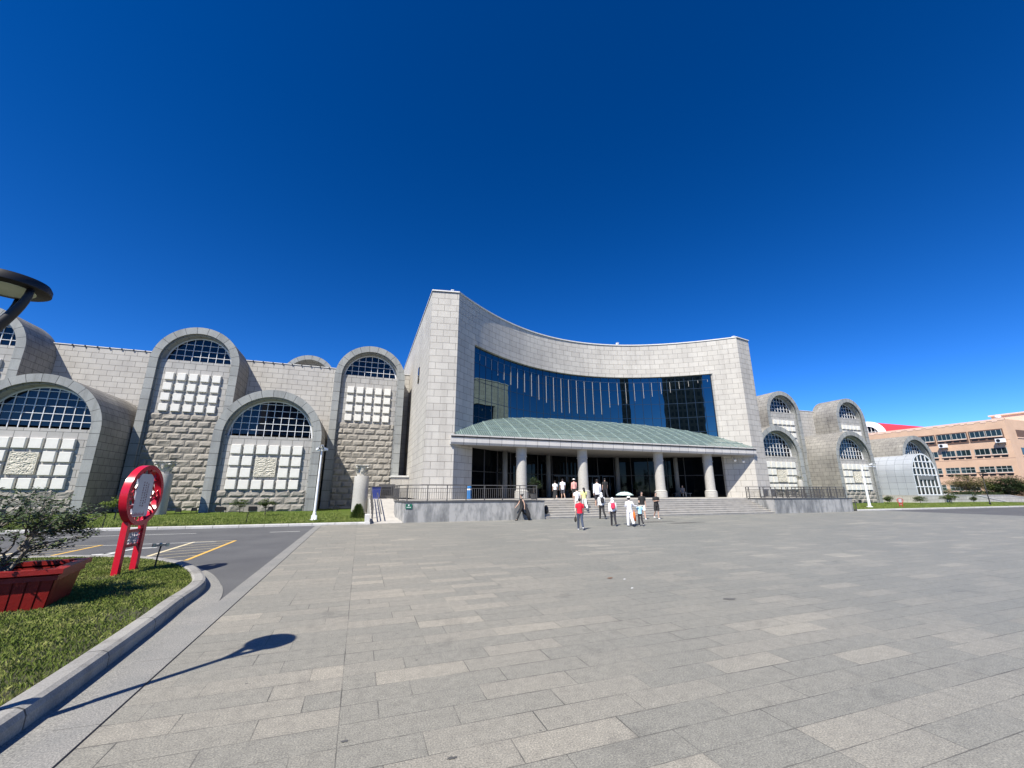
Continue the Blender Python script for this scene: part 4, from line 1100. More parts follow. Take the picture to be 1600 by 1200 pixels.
def leaves(b, c, rad, n, size, r, droop=.3):
    for _ in range(n):
        while True:
            d = np.array([r.uniform(-1, 1), r.uniform(-1, 1), r.uniform(-1, 1)])
            if d@d < 1: break
        p = c+d*rad; s = size*r.uniform(.6, 1.3)
        a = r.uniform(0, 2*pi); t = r.uniform(-.9, .9)
        u = np.array([cos(a), sin(a), t*.6]); u /= np.linalg.norm(u); v = np.cross(u, [r.uniform(-.5, .5), r.uniform(-.5, .5), 1.]); v /= np.linalg.norm(v)
        q = [p-u*s*.5, p-v*s*.28+u*s*.02, p+u*s*.5-np.array([0, 0, s*droop*.4]), p+v*s*.28+u*s*.02]
        b.face(q)
def shrub(name, x, y, z, w_, h_, n_stem, n_leaf, lsize, label, lm, cat='shrub', seed=1, spread=.9, twist=.10, bare=.3, group=None, stemr=.022, par=None, lean=(0, 0)):
    r = random.Random(seed); o = empty(name, (x, y, z), label=label, cat=cat, group=group)
    s_, l_ = MB(), MB(); tips = []
    def grow(p, d, L, rad, lev):
        pts = [p]; k = max(3, int(L/.07) if L < 1.2 else 8); q = p.copy(); dd = d.copy()
        for i in range(k):
            dd = dd+np.array([r.gauss(0, twist*2.2), r.gauss(0, twist*2.2), r.gauss(0, twist)])*1.0; dd /= np.linalg.norm(dd)
            dd[2] = max(dd[2], -.15 if q[2] > .35 else .25); dd /= np.linalg.norm(dd)
            q = q+dd*L/k; pts.append(q.copy())
        s_.tube(pts, list(np.linspace(rad, rad*.55, len(pts))), 6)
        if lev == 0: tips.extend(pts[len(pts)//2:]); return
        for c in range(3 if lev > 1 else 3):
            i = r.randint(len(pts)//2, len(pts)-1); nd_ = dd+np.array([r.uniform(-spread, spread), r.uniform(-spread, spread), r.uniform(-.25, .55)]); nd_ /= np.linalg.norm(nd_)
            grow(pts[i].copy(), nd_, L*r.uniform(.6, .85), rad*.6, lev-1)
    for k in range(n_stem):
        a = 2*pi*k/n_stem+r.uniform(-.3, .3); d = np.array([cos(a)*w_/h_*.55+lean[0], sin(a)*w_/h_*.55+lean[1], .8]); d /= np.linalg.norm(d)
        grow(np.array([.05*cos(a), .05*sin(a), 0.]), d, h_*.42, stemr, 2)
    T = np.array(tips); mx = T[:, 2].max(); sx = h_*.93/mx; 
    rad_ = np.hypot(T[:, 0], T[:, 1]); sw = (w_/2)/np.percentile(rad_, 92)
    M = np.array([sw, sw, sx])
    s_.v = [tuple(np.array(v)*M) for v in s_.v]; T = T*M
    for _ in range(n_leaf):
        c = T[r.randrange(len(T))]+np.array([r.gauss(0, .05*w_), r.gauss(0, .05*w_), r.gauss(0, .04*h_)])
        leaves(l_, c, lsize*.6, 1, lsize, r)
    st = s_.build('stem', BARK, o, smooth=True); lf = l_.build('foliage', lm, o)
    return o
LEAFG = leaf_mat('grey_green_leaf', (.03,.055,.022), (.062,.09,.038), (.14,.16,.08))
def potted_shrub(x, y, z, label, seed):
    r = random.Random(seed); o = empty('shrub', (x, y, z), label=label, cat='shrub'); s_, l_ = MB(), MB()
    def wig(a, c, n, amp, r0, r1, m):
        a, c = np.array(a, float), np.array(c, float); P = [a]; off = np.zeros(3)
        for k in range(1, n+1):
            t = k/n; off = off*.6+np.array([r.gauss(0, amp), r.gauss(0, amp), r.gauss(0, amp*.6)])
            P.append(a+(c-a)*t+off*(1 if k < n else .3))
        m.tube(P, list(np.linspace(r0, r1, len(P))), 6); return P
    nodes_ = []
    for k in range(8):
        a = 2*pi*k/8+r.uniform(-.3, .3); rr = r.uniform(.35, .7)
        nodes_ += wig((.07*cos(a), .07*sin(a), 0), (rr*cos(a), rr*sin(a)*.8, r.uniform(.45, .75)), 7, .045, .03, .016, s_)[3:]
    NP = np.array(nodes_)
    for k in range(125):
        a = r.uniform(0, 2*pi); e = r.uniform(-.95, 1.); q = sqrt(max(0, 1-e*e)); rr = r.uniform(.72, 1.05)
        t = np.array([1.22*q*cos(a)*rr, .95*q*sin(a)*rr, .80+.56*e*rr])
        i_ = int(np.argmin(((NP-t*np.array([.55, .55, .8]))**2).sum(1))); P = wig(NP[i_], t, 7, .035, .012, .004, s_)
        for p in P[3:]:
            for _ in range(3 if e > -.2 else 2):
                c = p+np.array([r.gauss(0, .05), r.gauss(0, .05), r.gauss(0, .03)])
                d_ = r.uniform(0, 1)
                for _k in range(5): leaves(l_, c, .055, 1, .062, r)
    s_.build('stem', plain('pale_grey_twig', (.17,.15,.125), .9, var=.3, vs=14), o, smooth=True); l_.build('foliage', LEAFG, o)
potted_shrub(-5.42, 9.45, .59, 'twiggy grey green shrub with twisted pale branches growing in the red planter', 4)

def small_tree(name, x, y, z, w_, h_, th, n_leaf, lsize, label, lm, seed, clumps=22, group=None, cat='tree', flat=.75):
    r = random.Random(seed); o = empty(name, (x, y, z), label=label, cat=cat, group=group)
    t_ = MB(); top = np.array([r.uniform(-.1, .1)*w_, r.uniform(-.1, .1)*w_, h_*.75])
    tr = max(.03, h_*.022)
    t_.tube([(0, 0, -.1), (top[0]*.2, top[1]*.3, h_*.25), (top[0]*.6, top[1]*.5, h_*.5), tuple(top)], [tr*1.25, tr, tr*.8, tr*.3], 8)
    l_ = MB(); cz = th+(h_-th)/2
    for k in range(clumps):
        a = r.uniform(0, 2*pi); e = r.uniform(-1, 1); rr = r.uniform(.35, 1)
        c = np.array([cos(a)*sqrt(1-e*e)*w_/2*rr*.82, sin(a)*sqrt(1-e*e)*w_/2*rr*.82, cz+e*(h_-th)/2*.82*rr])
        t_.tube([(top[0]*.5, top[1]*.5, h_*.42), tuple((c+np.array([0, 0, h_*.42]))/2-np.array([0, 0, .04*h_])), tuple(c)], [tr*.5, tr*.3, tr*.12], 5)
        cr = np.array([w_*.19, w_*.19, (h_-th)*.17])*r.uniform(.7, 1.25)
        leaves(l_, c, cr, n_leaf//clumps, lsize, r)
    t_.build('trunk', BARK, o, smooth=True); l_.build('crown', lm, o)
    return o
G1 = 'small trees planted in the left lawn'
for (px_, py_, h_, w_, lm_, lb, sd) in ((374, 802, 1.15, 1.5, LEAFM, 'small green tree left of the middle in front of the low vaulted bay', 3), (414, 806, 1.35, 1.35, LEAFM, 'small pale green tree to the right of its twin before the low vaulted bay', 4), (178, 812, 1.5, 1.7, LEAFY, 'small bright yellow green tree beside the red round sign', 5)):
    p = gz(px_, py_, .15); small_tree('tree', float(p[0]), float(p[1]), .12, w_, h_, h_*.4, 1500, .09, lb, lm_, sd, 14, G1)
r_ = random.Random(8)
def conifer(x, y, z, w_, h_, label, seed):
    r = random.Random(seed); o = empty('bush', (x, y, z), label=label, cat='bush'); l_ = MB()
    for _ in range(3500):
        a = r.uniform(0, 2*pi); u = r.random()**.8; rad_ = w_/2*(1-u**1.4*.8)*sqrt(r.random()); p = np.array([rad_*cos(a), rad_*sin(a), u*h_])
        d = np.array([cos(a)*.6, sin(a)*.6, 1.+r.uniform(-.3, .3)]); d /= np.linalg.norm(d); s = .16
        v = np.cross(d, [r.uniform(-1, 1), r.uniform(-1, 1), .2]); v /= np.linalg.norm(v)
        l_.face([p-v*.012, p+v*.012, p+d*s])
    l_.build('foliage', LEAFM, o); b = MB(); b.tube([(0, 0, 0), (0, 0, h_*.8)], [.04, .01], 6); b.build('stem', BARK, o)
conifer(.0, 30.4, .12, .95, .85, 'feathery dark green bush at the foot of the access ramp', 3)
# stakes
def stake(x, y, z, h_, label, head=False, group=None):
    o = empty('garden_stake', (x, y, z), label=label, cat='stake', group=group)
    b = MB(); b.tube([(0, 0, 0), (.01, 0, h_*.5), (.04, .0, h_)], .02 if not head else .018, 6); b.build('post', BLACK, o)
    if head:
        b = MB(); b.bar((-.1, 0, h_), (.16, 0, h_+.02), .035); b.tube([(-.1, 0, h_-.03), (-.1, 0, h_+.05)], .04, 8); b.tube([(.17, 0, h_-.02), (.17, 0, h_+.05)], .04, 8); b.ell((.03, 0, h_+.04), (.035, .035, .03), 8, 6)
        b.build('nozzle', plain('pale_brass_nozzle', (.6,.58,.4), .4, .4), o)
stake(-4.42, 12.72, .1, .53, 'thin black stake with a pale twin nozzle beside the red round sign', True)
for px_, py_, lb in ((382, 819, 'thin black stake at the kerb near the small trees'), (154, 826, 'thin black stake at the kerb behind the planter shrub')):
    p = gz(px_, py_, .12); stake(float(p[0]), float(p[1])+.3, .12, .62, lb)
def floodlight(x, y, z, label, group=None):
    o = empty('floodlight', (x, y, z), label=label, cat='floodlight', group='ground floodlights along the vaulted wing')
    b = MB(); b.box(-.16, .16, -.02, .10, .22, .48); b.bar((-.18, .04, 0), (-.18, .04, .4), .03); b.bar((.18, .04, 0), (.18, .04, .4), .03); b.build('housing', BLACK, o)
    b = MB(); b.box(-.13, .13, .1, .105, .25, .45); b.build('lens', GLASSW, o)
for x_, y_, lb in ((-12.9, 39.3, 'black ground floodlight right of the column behind the red sign'), (-12.3, 40.6, 'black ground floodlight nearest the wall behind the red sign'), (-1.9, 40.5, 'black ground floodlight left of the column beside the tower'), (-10.4, 41.0, 'black ground floodlight at the left foot of the low vaulted bay'), (-7.0, 41.0, 'black ground floodlight under the middle of the low vaulted bay')):
    floodlight(x_, y_, .14, lb)
# ramp head: bin and cabinet
o = empty('wheelie_bin', (1.35, 39.0, 1.25), label='blue plastic bin standing at the head of the access ramp', cat='bin'); b = MB()
frustum(b, (-.28, .28, -.25, .25), (-.36, .36, -.32, .32), 0, .95); b.build('bin_body', plain('blue_plastic', (.02,.04,.22), .4), o)
b = MB(); b.box(-.38, .38, -.36, .34, .95, 1.02); b.build('lid', plain('dark_blue_plastic', (.015,.025,.12), .4), o)
o = empty('metal_cabinet', (2.3, 40.2, 1.25), label='dark metal cabinet with a louvred door behind the blue bin', cat='cabinet'); b = MB(); b.box(-.7, .7, -.4, .4, 0, 1.25); b.build('cabinet_body', RAIL, o)
b = MB()
for k in range(9): b.bar((-.5, -.41, .3+k*.09), (.5, -.41, .3+k*.09), .02, .04)
b.build('louvre', BLACK, o)
# small things on the terrace
o = empty('banner_stand', (8.35, 33.5, 1.27), label='blue cylindrical stand behind the left terrace railing', cat='stand'); b = MB(); b.lathe([(.22, 0), (.22, .05), (.17, .06), (.17, .98), (.12, 1.02)], (0, 0), 16); b.build('cylinder', plain('blue_plastic_stand', (.03,.17,.42), .4), o); b = MB(); b.lathe([(.172, .7), (.174, .71), (.174, .8), (.172, .81)], (0, 0), 16); b.build('band', WHITEM, o)
def potted(x, y, z, w_, h_, label, seed):
    o = shrub('potted_plant', x, y, z+.45, w_, h_, 5, 1300, .11, label, LEAFD, 'plant', seed, group='potted plants by the entrance')
    b = MB(); b.lathe([(.2, -.45), (.28, -.05), (.32, 0), (.27, .0), (.25, -.05)], (0, 0), 16); b.build('pot', plain('dark_pot', (.05,.05,.05), .4), o)
potted(13.2, 31.6, 1.25, 1.2, 1.35, 'tall potted plant at the left end of the top step', 21)
potted(19.9, 38.6, 1.25, 1.1, 1.2, 'potted plant beside the third entrance column near the glass', 22)
potted(28.5, 38.4, 1.25, 1.3, 1.4, 'potted plant in the shade behind the seated person', 23)
for k, (x_, lb) in enumerate(((40.1, 'grey air conditioner box behind the right terrace railing'), (41.2, 'second grey air conditioner box standing against the pier'))):
    o = empty('air_conditioner', (x_, 33.0, 1.27), label=lb, cat='air conditioner', group='air conditioners on the right terrace')
    b = MB(); b.box(-.42, .42, -.17, .17, .05, .85); b.build('casing', plain('ac_casing', (.5,.5,.48), .5), o)
    b = MB()
    for j in range(9): b.bar((-.36, -.18, .12+j*.08), (.36, -.18, .12+j*.08), .02, .045)
    b.build('grille', RAIL, o)
for k, (x_, z_, lb) in enumerate(((38.3, 5.2, 'small white spotlight under the right end of the canopy'), (38.9, 5.4, 'lower white spotlight on the shaded pier wall'))):
    o = empty('spotlight', (x_, arcY(x_)-.25, z_-k*.35), label=lb, cat='spotlight', group='spotlights under the canopy')
    b = MB(); b.tube([(0, .3, .2), (0, 0, .1), (-.15, -.25, -.1)], [.03, .08, .13], 10); b.build('housing', WHITEM, o); b = MB(); b.bar((0, .0, .1), (0, .26, .3), .04); b.build('bracket', WHITEM, o)
o = empty('rucksack', (12.55, 27.75, .32), label='black rucksack left on the lowest steps against the marble wall', cat='rucksack'); b = MB()
b.ell((0, 0, .3), (.17, .14, .3), 14, 10); b.ell((.02, -.12, .2), (.12, .08, .15), 12, 8); b.build('bag_body', BLACK, o, smooth=True)
b = MB(); b.tube([(-.08, .12, .52), (-.1, .2, .35), (-.08, .12, .1)], .02, 6); b.tube([(.08, .12, .52), (.1, .2, .35), (.08, .12, .1)], .02, 6); b.build('strap', BLACK, o)

# ------------------------------------------------------------------ right hand surroundings
b = MB()
def slopewall(b, x0, x1, y, z0, z1, th=.3):
    b.face([(x0, y, -.1), (x1, y, -.1), (x1, y, z1), (x0, y, z0)]); b.face([(x1, y+th, -.1), (x0, y+th, -.1), (x0, y+th, z0), (x1, y+th, z1)])
    b.face([(x0, y, z0), (x1, y, z1), (x1, y+th, z1), (x0, y+th, z0)]); b.face([(x0, y+th, -.1), (x0, y, -.1), (x0, y, z0), (x0, y+th, z0)]); b.face([(x1, y, -.1), (x1, y+th, -.1), (x1, y+th, z1), (x1, y, z1)])
def lw(pts, y, label):
    b = MB(); c = MB()
    for i in range(len(pts)-1):
        (xa, za), (xb, zb_) = pts[i], pts[i+1]; slopewall(b, xa, xb, y, za, zb_)
        c.face([(xa, y-.06, za+.005), (xb, y-.06, zb_+.005), (xb, y+.36, zb_+.005), (xa, y+.36, za+.005)]); c.face([(xa, y-.06, za+.1), (xb, y-.06, zb_+.1), (xb, y+.36, zb_+.1), (xa, y+.36, za+.1)])
        c.face([(xa, y-.06, za+.005), (xb, y-.06, zb_+.005), (xb, y-.06, zb_+.1), (xa, y-.06, za+.1)])
    o = setp(b.build('low_wall', STONEW), label, 'wall'); c.build('wall_coping', CONC, o)
lw([(86.7, 1.22), (97.0, 1.18), (106.5, -.05)], 40.4, 'low stone wall with a sloping white coping right of the metal clad porch')
lw([(97.4, 1.15), (110, 1.12), (128, -.2)], 41.6, 'second low stone wall sloping down further right behind the first')
# pink building
PB = empty('office_building', (123, 44, 0), label='salmon pink office block with rows of dark windows at the right edge', cat='building')
PINK = plain('salmon_render', (.60,.405,.275), .85, var=.09, vs=.35, bs=.1)
PINKD = plain('brown_window_recess', (.13,.075,.055), .85, var=.15)
PINKL = plain('pale_salmon_trim', (.74,.52,.40), .85, var=.08)
GOFF = dark_glass('office_window_glass', (.012,.025,.028), 1.45)
h0 = 16.25
b = MB(); b.box(0, 60, .04, 55, -.1, h0, skip='d'); b.box(0-.02, .5, -.0, 55, h0-.02, h0+.1)
b.build('wall', PINK, PB)
r = random.Random(3); yy = 1.0; Pt = [(0, -.2)]
while yy < 54:
    d1 = r.uniform(.6, 1.4); Pt += [(yy, -.2), (yy+.05, -.42), (yy+d1, -.42), (yy+d1+.05, -.2)]; yy += d1+r.uniform(.4, 1.3)
Pt.append((55, -.2)); b = MB()
for i in range(len(Pt)-1):
    (ya, za), (yb_, zb_) = Pt[i], Pt[i+1]
    b.face([(-.05, ya, h0+za), (-.05, yb_, h0+zb_), (-.05, yb_, h0+.16), (-.05, ya, h0+.16)])
    b.face([(-.05, ya, h0+.16), (-.05, yb_, h0+.16), (.5, yb_, h0+.16), (.5, ya, h0+.16)])
b.build('parapet_trim', PINKL, PB)
b = MB()
for zz in (3.6, 7.25, 10.9): b.box(-.03, .01, 0, 55, zz+1.12, zz+1.17)
b.build('string_line', plain('darker_salmon_line', (.42,.27,.2), .9), PB)
for row, zt in enumerate((14.15, 10.5, 6.85, 3.2)):
    for g_ in range(8):
        y0 = .85+g_*5.45
        if row == 0:
            f = MB(); f.box(-.12, -.0, y0-.18, y0+5.0, zt-2.15, zt+.2); fr = f.build('window_surround', PINKD, PB)
        for k in range(2):
            ya = y0+k*2.5; f = MB(); X_ = -.14 if row == 0 else -.02
            f.box(X_-.02, X_, ya, ya+2.3, zt-1.22, zt); w_ = f.build('window', GOFF, PB)
            f = MB()
            for q in range(4): f.box(X_-.07, X_-.02, ya+q*.76-.03 if q else ya-.02, (ya+q*.76+.03) if q else ya+.05, zt-1.22, zt-.02)
            f.box(X_-.075, X_-.02, ya, ya+2.3, zt-1.26, zt-1.18)
            if row > 1: f.box(X_-.075, X_-.02, ya, ya+2.3, zt-.55, zt-.48)
            f.build('window_frame', plain('grey_green_frame', (.42,.45,.42), .5), w_)
            f = MB(); f.box(X_-.14, X_+.01, ya-.05, ya+2.4, zt-1.42, zt-1.28); f.build('sill', PINKL, w_)
            for q in range(2):
                f = MB(); f.box(X_-.03, X_, ya+.1+q*1.2, ya+1.0+q*1.2, zt-1.85, zt-1.5); f.build('vent', BLACK, w_)
for row, zt in enumerate((14.15, 10.5, 6.85, 3.2)):
    for g_ in range(3):
        x_ = 3.2+g_*6; f = MB(); f.box(x_, x_+3.6, .0, .03, zt-1.5, zt); w_ = f.build('window', GOFF if row else PINKD, PB)
        f = MB(); f.box(x_-.1, x_+3.7, -.08, .02, zt-1.7, zt-1.52); f.build('sill', PINKL, w_)
for py_, pz_, lb in ((.15+123/2.7, 12.9, 0), (123/2.51, 12.25, 1)):
    pass
for (px_, pq_, lb) in ((1565.5, 688.5, 'white air conditioner unit near the corner of the pink building'), (1476, 697, 'white air conditioner unit left of the other on the pink building')):
    d = ray(px_, pq_); Yy = 123/(d[0]/d[1]); Zz = H+Yy*d[2]/d[1]
    o = empty('air_conditioner', (122.85, Yy, Zz), label=lb, cat='air conditioner', group='air conditioners on the pink building')
    b = MB(); b.box(-.75, -.05, -.65, .65, -.4, .4); b.build('casing', WHITEM, o)
    b = MB(); b.tube([(-.77, .2, 0), (-.79, .2, 0)], .3, 16); b.build('fan', BLACK, o)
    b = MB(); b.bar((-.7, -.5, -.42), (0, -.5, -.42), .06); b.bar((-.7, .5, -.42), (0, .5, -.42), .06); b.bar((-.6, -.5, -.42), (0, -.5, -.95), .05); b.bar((-.6, .5, -.42), (0, .5, -.95), .05); b.build('bracket', BLACK, o)
b = MB(); b.box(14, 22, 1.5, 7, h0, h0+2.4); b.box(13.7, 22.3, 1.2, 7.3, h0+2.4, h0+2.7); b.build('roof_hut', PINKL, PB)
b = MB(); b.ell((1.2, 1.2, h0+.6), (.5, .5, .4), 12, 8); b.tube([(1.2, 1.2, h0), (1.2, 1.2, h0+.5)], .15, 8); b.build('roof_tank', WHITEM, PB, smooth=True)
# red vaulted roof building beyond
RB = empty('market_hall', (158, 87.9, 0), label='red vaulted roof with a white arched gable behind the pink building', cat='building')
b = MB(); b.box(0, 80, -4.4, 4.4, 0, 19.8); b.build('wall', plain('cream_render', (.6,.56,.5), .85), RB)
b = MB(); P = arc_pts(0, 4.45, 19.75, 20)
for i in range(20): b.face([(0, P[i][0], P[i][1]), (0, P[i+1][0], P[i+1][1]), (80, P[i+1][0], P[i+1][1]), (80, P[i][0], P[i][1])])
b.face([(1.0, p[0], p[1]) for p in P]); b.build('roof', plain('red_sheet_roof', (.62,.05,.05), .4, var=.08), RB)
b = MB(); A = arc_pts(0, 4.75, 19.6, 20); B = arc_pts(0, 3.1, 19.6, 20)
for i in range(20):
    b.face([(-.5, A[i][0], A[i][1]), (-.5, B[i][0], B[i][1]), (-.5, B[i+1][0], B[i+1][1]), (-.5, A[i+1][0], A[i+1][1])])
    b.face([(-.5, A[i][0], A[i][1]), (-.5, A[i+1][0], A[i+1][1]), (.6, A[i+1][0], A[i+1][1]), (.6, A[i][0], A[i][1])]); b.face([(-.5, B[i][0], B[i][1]), (.6, B[i][0], B[i][1]), (.6, B[i+1][0], B[i+1][1]), (-.5, B[i+1][0], B[i+1][1])])
b.build('arched_gable', WHITEM, RB)
b = MB(); b.face([(-.1, p[0], p[1]) for p in B]); w_ = b.build('window', GLASSD, RB)
b = MB()
for k in range(-2, 3): b.bar((-.15, k, 19.6), (-.15, k, 19.6+sqrt(9.6-k*k)), .1)
b.bar((-.15, -3, 20.8), (-.15, 3, 20.8), .1); b.build('window_frame', WHITEM, w_)
# trees and hedge on the right
G2 = 'trees in front of the pink building'
for (px_, Y_, zt, w_, lm_, lb, sd) in ((1512, 46, 5.4, 7.0, LEAFA, 'bushy green and rust coloured tree before the pink building nearest the porch', 31), (1553, 45, 4.6, 5.5, LEAFM, 'green tree before the pink building behind the distant street lamp', 32), (1574, 43.0, 4.9, 5., LEAFD, 'darker green tree under the corner of the pink building', 33), (1600, 42.0, 4.6, 5, LEAFA, 'brownish tree cut by the right edge of the picture', 34)):
    d = ray(px_, 760); small_tree('tree', Y_*d[0]/d[1], Y_, 0, w_, zt, zt*.22, 5200, .24, lb, lm_, sd, 26, G2)
for (px_, Y_, h_, w_, lb, sd) in ((1480, 40.0, 2.6, 3.2, 'dense rounded green bush between the porch and the low wall', 41), (1481.5, 36.5, 1.35, 2.6, 'small clipped round tree on the lawn before the low wall', 42), (1435, 38.6, 1.15, 1.9, 'sparse shrub at the foot of the metal clad porch', 43), (1518, 38.4, 1.3, 1.3, 'thin greyish shrub standing against the low wall', 44), (1384, 38.5, 1.3, 1.6, 'small shrub at the corner of the metal clad porch', 45)):
    d = ray(px_, 770); small_tree('shrub', Y_*d[0]/d[1], Y_, .12, w_, h_, h_*.35 if sd in (42,) else .1, 1400, .13, lb, LEAFM, sd, 12, 'shrubs on the right hand lawn', cat='shrub')
b = MB(); r = random.Random(5)
for _ in range(9000):
    x_ = r.uniform(96, 122); y_ = 43.2+r.uniform(0, 1.4); z_ = r.uniform(.0, 1)**.6*1.75+.2*sin(x_)
    leaves(b, np.array([x_, y_, z_]), .1, 1, .22, r)
setp(b.build('hedge', LEAFD), 'dark green hedge running behind the low walls on the right', 'hedge')
def car(x, y, rz, col, label):
    o = empty('parked_car', (x, y, 0), rz, label=label, cat='car', group='cars parked behind the low wall')
    L, W = 4.3, 1.75
    prof = [(-2.15, .35), (-2.12, .75), (-1.95, .9), (-1.35, .98), (-.75, 1.42), (.75, 1.46), (1.45, 1.0), (2.05, .88), (2.15, .6), (2.15, .35)]
    b = MB(); n_ = len(prof)
    def ww(z): return W/2*(1 if z < .95 else .82)
    for i in range(n_):
        a, c = prof[i], prof[(i+1) % n_]; b.face([(a[0], -ww(a[1]), a[1]), (c[0], -ww(c[1]), c[1]), (c[0], ww(c[1]), c[1]), (a[0], ww(a[1]), a[1])])
    for s_ in (-1, 1): b.face([(p[0], s_*ww(p[1]), p[1]) for p in prof][::s_])
    b.build('body', plain('car_paint', col, .25), o)
    b = MB()
    for s_ in (-1, 1): b.face([(-1.2, s_*(W/2*.90+.02), 1.02), (1.3, s_*(W/2*.90+.02), 1.02), (.72, s_*(W/2*.82+.02), 1.38), (-.72, s_*(W/2*.82+.02), 1.36)])
    b.face([(1.43, -.68, 1.04), (1.43, .68, 1.04), (.82, .66, 1.44), (.82, -.66, 1.44)]); b.build('window', GLASSD, o)
    for xx in (-1.35, 1.35):
        for s_ in (-1, 1):
            b = MB(); b.tube([(xx, s_*.88, .32), (xx, s_*.68, .32)], .32, 16); b.build('wheel', BLACK, o)
car(104, 47, radians(8), (.75,.75,.74), 'white car parked behind the low wall beside the trees')
car(109.5, 46.6, radians(8), (.05,.05,.05), 'dark car parked right of the white car behind the low wall')
# buildings and trees behind the camera, seen mirrored in the curtain wall
def tower_block(x, y, w_, d_, h_, col, label, az=0.):
    o = empty('tower_block', (x, y, 0), az, label=label, cat='building', group='city blocks across the square')
    b = MB(); b.box(-w_/2, w_/2, -d_/2, d_/2, 0, h_); b.box(-w_/5, w_/5, -d_/4, d_/4, h_, h_+3); b.build('wall', plain('block_render', col, .8), o)
    f = MB(); zz = 2.5
    while zz < h_-2:
        xx = -w_/2+1.2
        while xx < w_/2-1.5: f.box(xx, xx+1.6, d_/2-.05, d_/2+.05, zz, zz+1.7); xx += 2.9
        yy = -d_/2+1.2
        while yy < d_/2-1.5: f.box(w_/2-.05, w_/2+.05, yy, yy+1.6, zz, zz+1.7); yy += 2.9
        zz += 3.1
    w2 = f.build('window', plain('block_window', (.10,.11,.11), .5), o); w2['kind'] = 'stuff'
tower_block(-26, -100, 25, 20, 62, (.26,.24,.21), 'tall dark slab tower across the square mirrored in the glass', radians(-20))
tower_block(27, -150, 14, 16, 66, (.22,.21,.19), 'slender dark tower across the square mirrored in the glass')
tower_block(-75, -120, 40, 18, 26, (.35,.3,.25), 'broad low residential block across the square', radians(-30))
tower_block(75, -130, 46, 18, 22, (.32,.3,.27), 'broad low block across the square to the right')
for k in range(12):
    small_tree('tree', -50+k*13+R.uniform(-3, 3), -75+R.uniform(-6, 6), 0, 8, 9+R.uniform(-2, 2), 2, 900, .7, 'leafy tree across the square, %s from the west end of its row' % 'first second third fourth fifth sixth seventh eighth ninth tenth eleventh twelfth'.split()[k], LEAFD, 60+k, 12, 'trees across the square')

for (px_, py_, lb) in ((976, 905.5, 'tiny white scrap of paper on the plaza, the farther of two'), (988, 919.5, 'tiny white scrap of paper on the plaza, the nearer of two')):
    p = gz(px_, py_); o = empty('paper_scrap', (float(p[0]), float(p[1]), .003), label=lb, cat='litter'); b = MB()
    b.face([(-.03, -.02, .004), (.0, -.024, .01), (.006, .018, .014), (-.027, .012, .002)]); b.face([(.0, -.024, .01), (.03, -.012, .003), (.03, .015, .006), (.006, .018, .014)]); b.build('sheet', WHITEM, o)
p = gz(953, 904); o = empty('dry_leaf', (float(p[0]), float(p[1]), .004), label='small brown dry leaf lying on the plaza slabs', cat='leaf'); b = MB()
b.face([(-.09, 0, .01), (0, -.04, .004), (.09, 0, .02), (0, .035, .012)]); b.build('blade', plain('dry_leaf', (.16,.08,.04), .8), o)

railing('railing', [(46.25, 28.2, .05), (46.25, 36.5, 1.2)], 0, .95, 'low dark railing running back beside the right end of the terrace wall')
o = empty('twin_floodlight', (45.6, 28.6, .02), label='black post with two small floodlights beside the end of the right terrace wall', cat='floodlight')
b = MB(); b.lathe([(.07, 0), (.05, .05), (.035, .8)], (0, 0), 10); b.bar((-.25, 0, .8), (.3, 0, .86), .05); b.build('post', BLACK, o)
for s__ in (-.22, .27):
    b = MB(); b.box(s__-.12, s__+.12, -.12, .08, .84, 1.05); b.build('lamp_head', BLACK, o)

# ------------------------------------------------------------------ people
SKIN = plain('skin', (.52,.33,.24), .6, var=.05)
HAIRM = plain('black_hair', (.012,.010,.010), .5, var=.1)
cmats = {}
def cloth(col):
    if col not in cmats: cmats[col] = plain('fabric', col, .85, var=.08, vs=7)
    return cmats[col]
def skinned(name, verts, edges, radii, m, parent, sub=1):
    me = bpy.data.meshes.new(name+'_tmp'); me.from_pydata(verts, edges, []); o = bpy.data.objects.new(name+'_tmp', me); S.collection.objects.link(o)
    md = o.modifiers.new('s', 'SKIN'); md.use_smooth_shade = True
    for i, r_ in enumerate(radii):
        sv = me.skin_vertices[0].data[i]; sv.radius = r_ if hasattr(r_, '__len__') else (r_, r_); sv.use_root = (i == 0)
    if sub: ms = o.modifiers.new('u', 'SUBSURF'); ms.levels = sub; ms.render_levels = sub
    dg = bpy.context.evaluated_depsgraph_get(); dg.update()
    nm = bpy.data.meshes.new_from_object(o.evaluated_get(dg)); nm.name = name
    bpy.data.objects.remove(o)
    nm.materials.clear(); nm.materials.append(m)
    r_ = bpy.data.objects.new(name, nm); S.collection.objects.link(r_); r_.parent = parent
    return r_
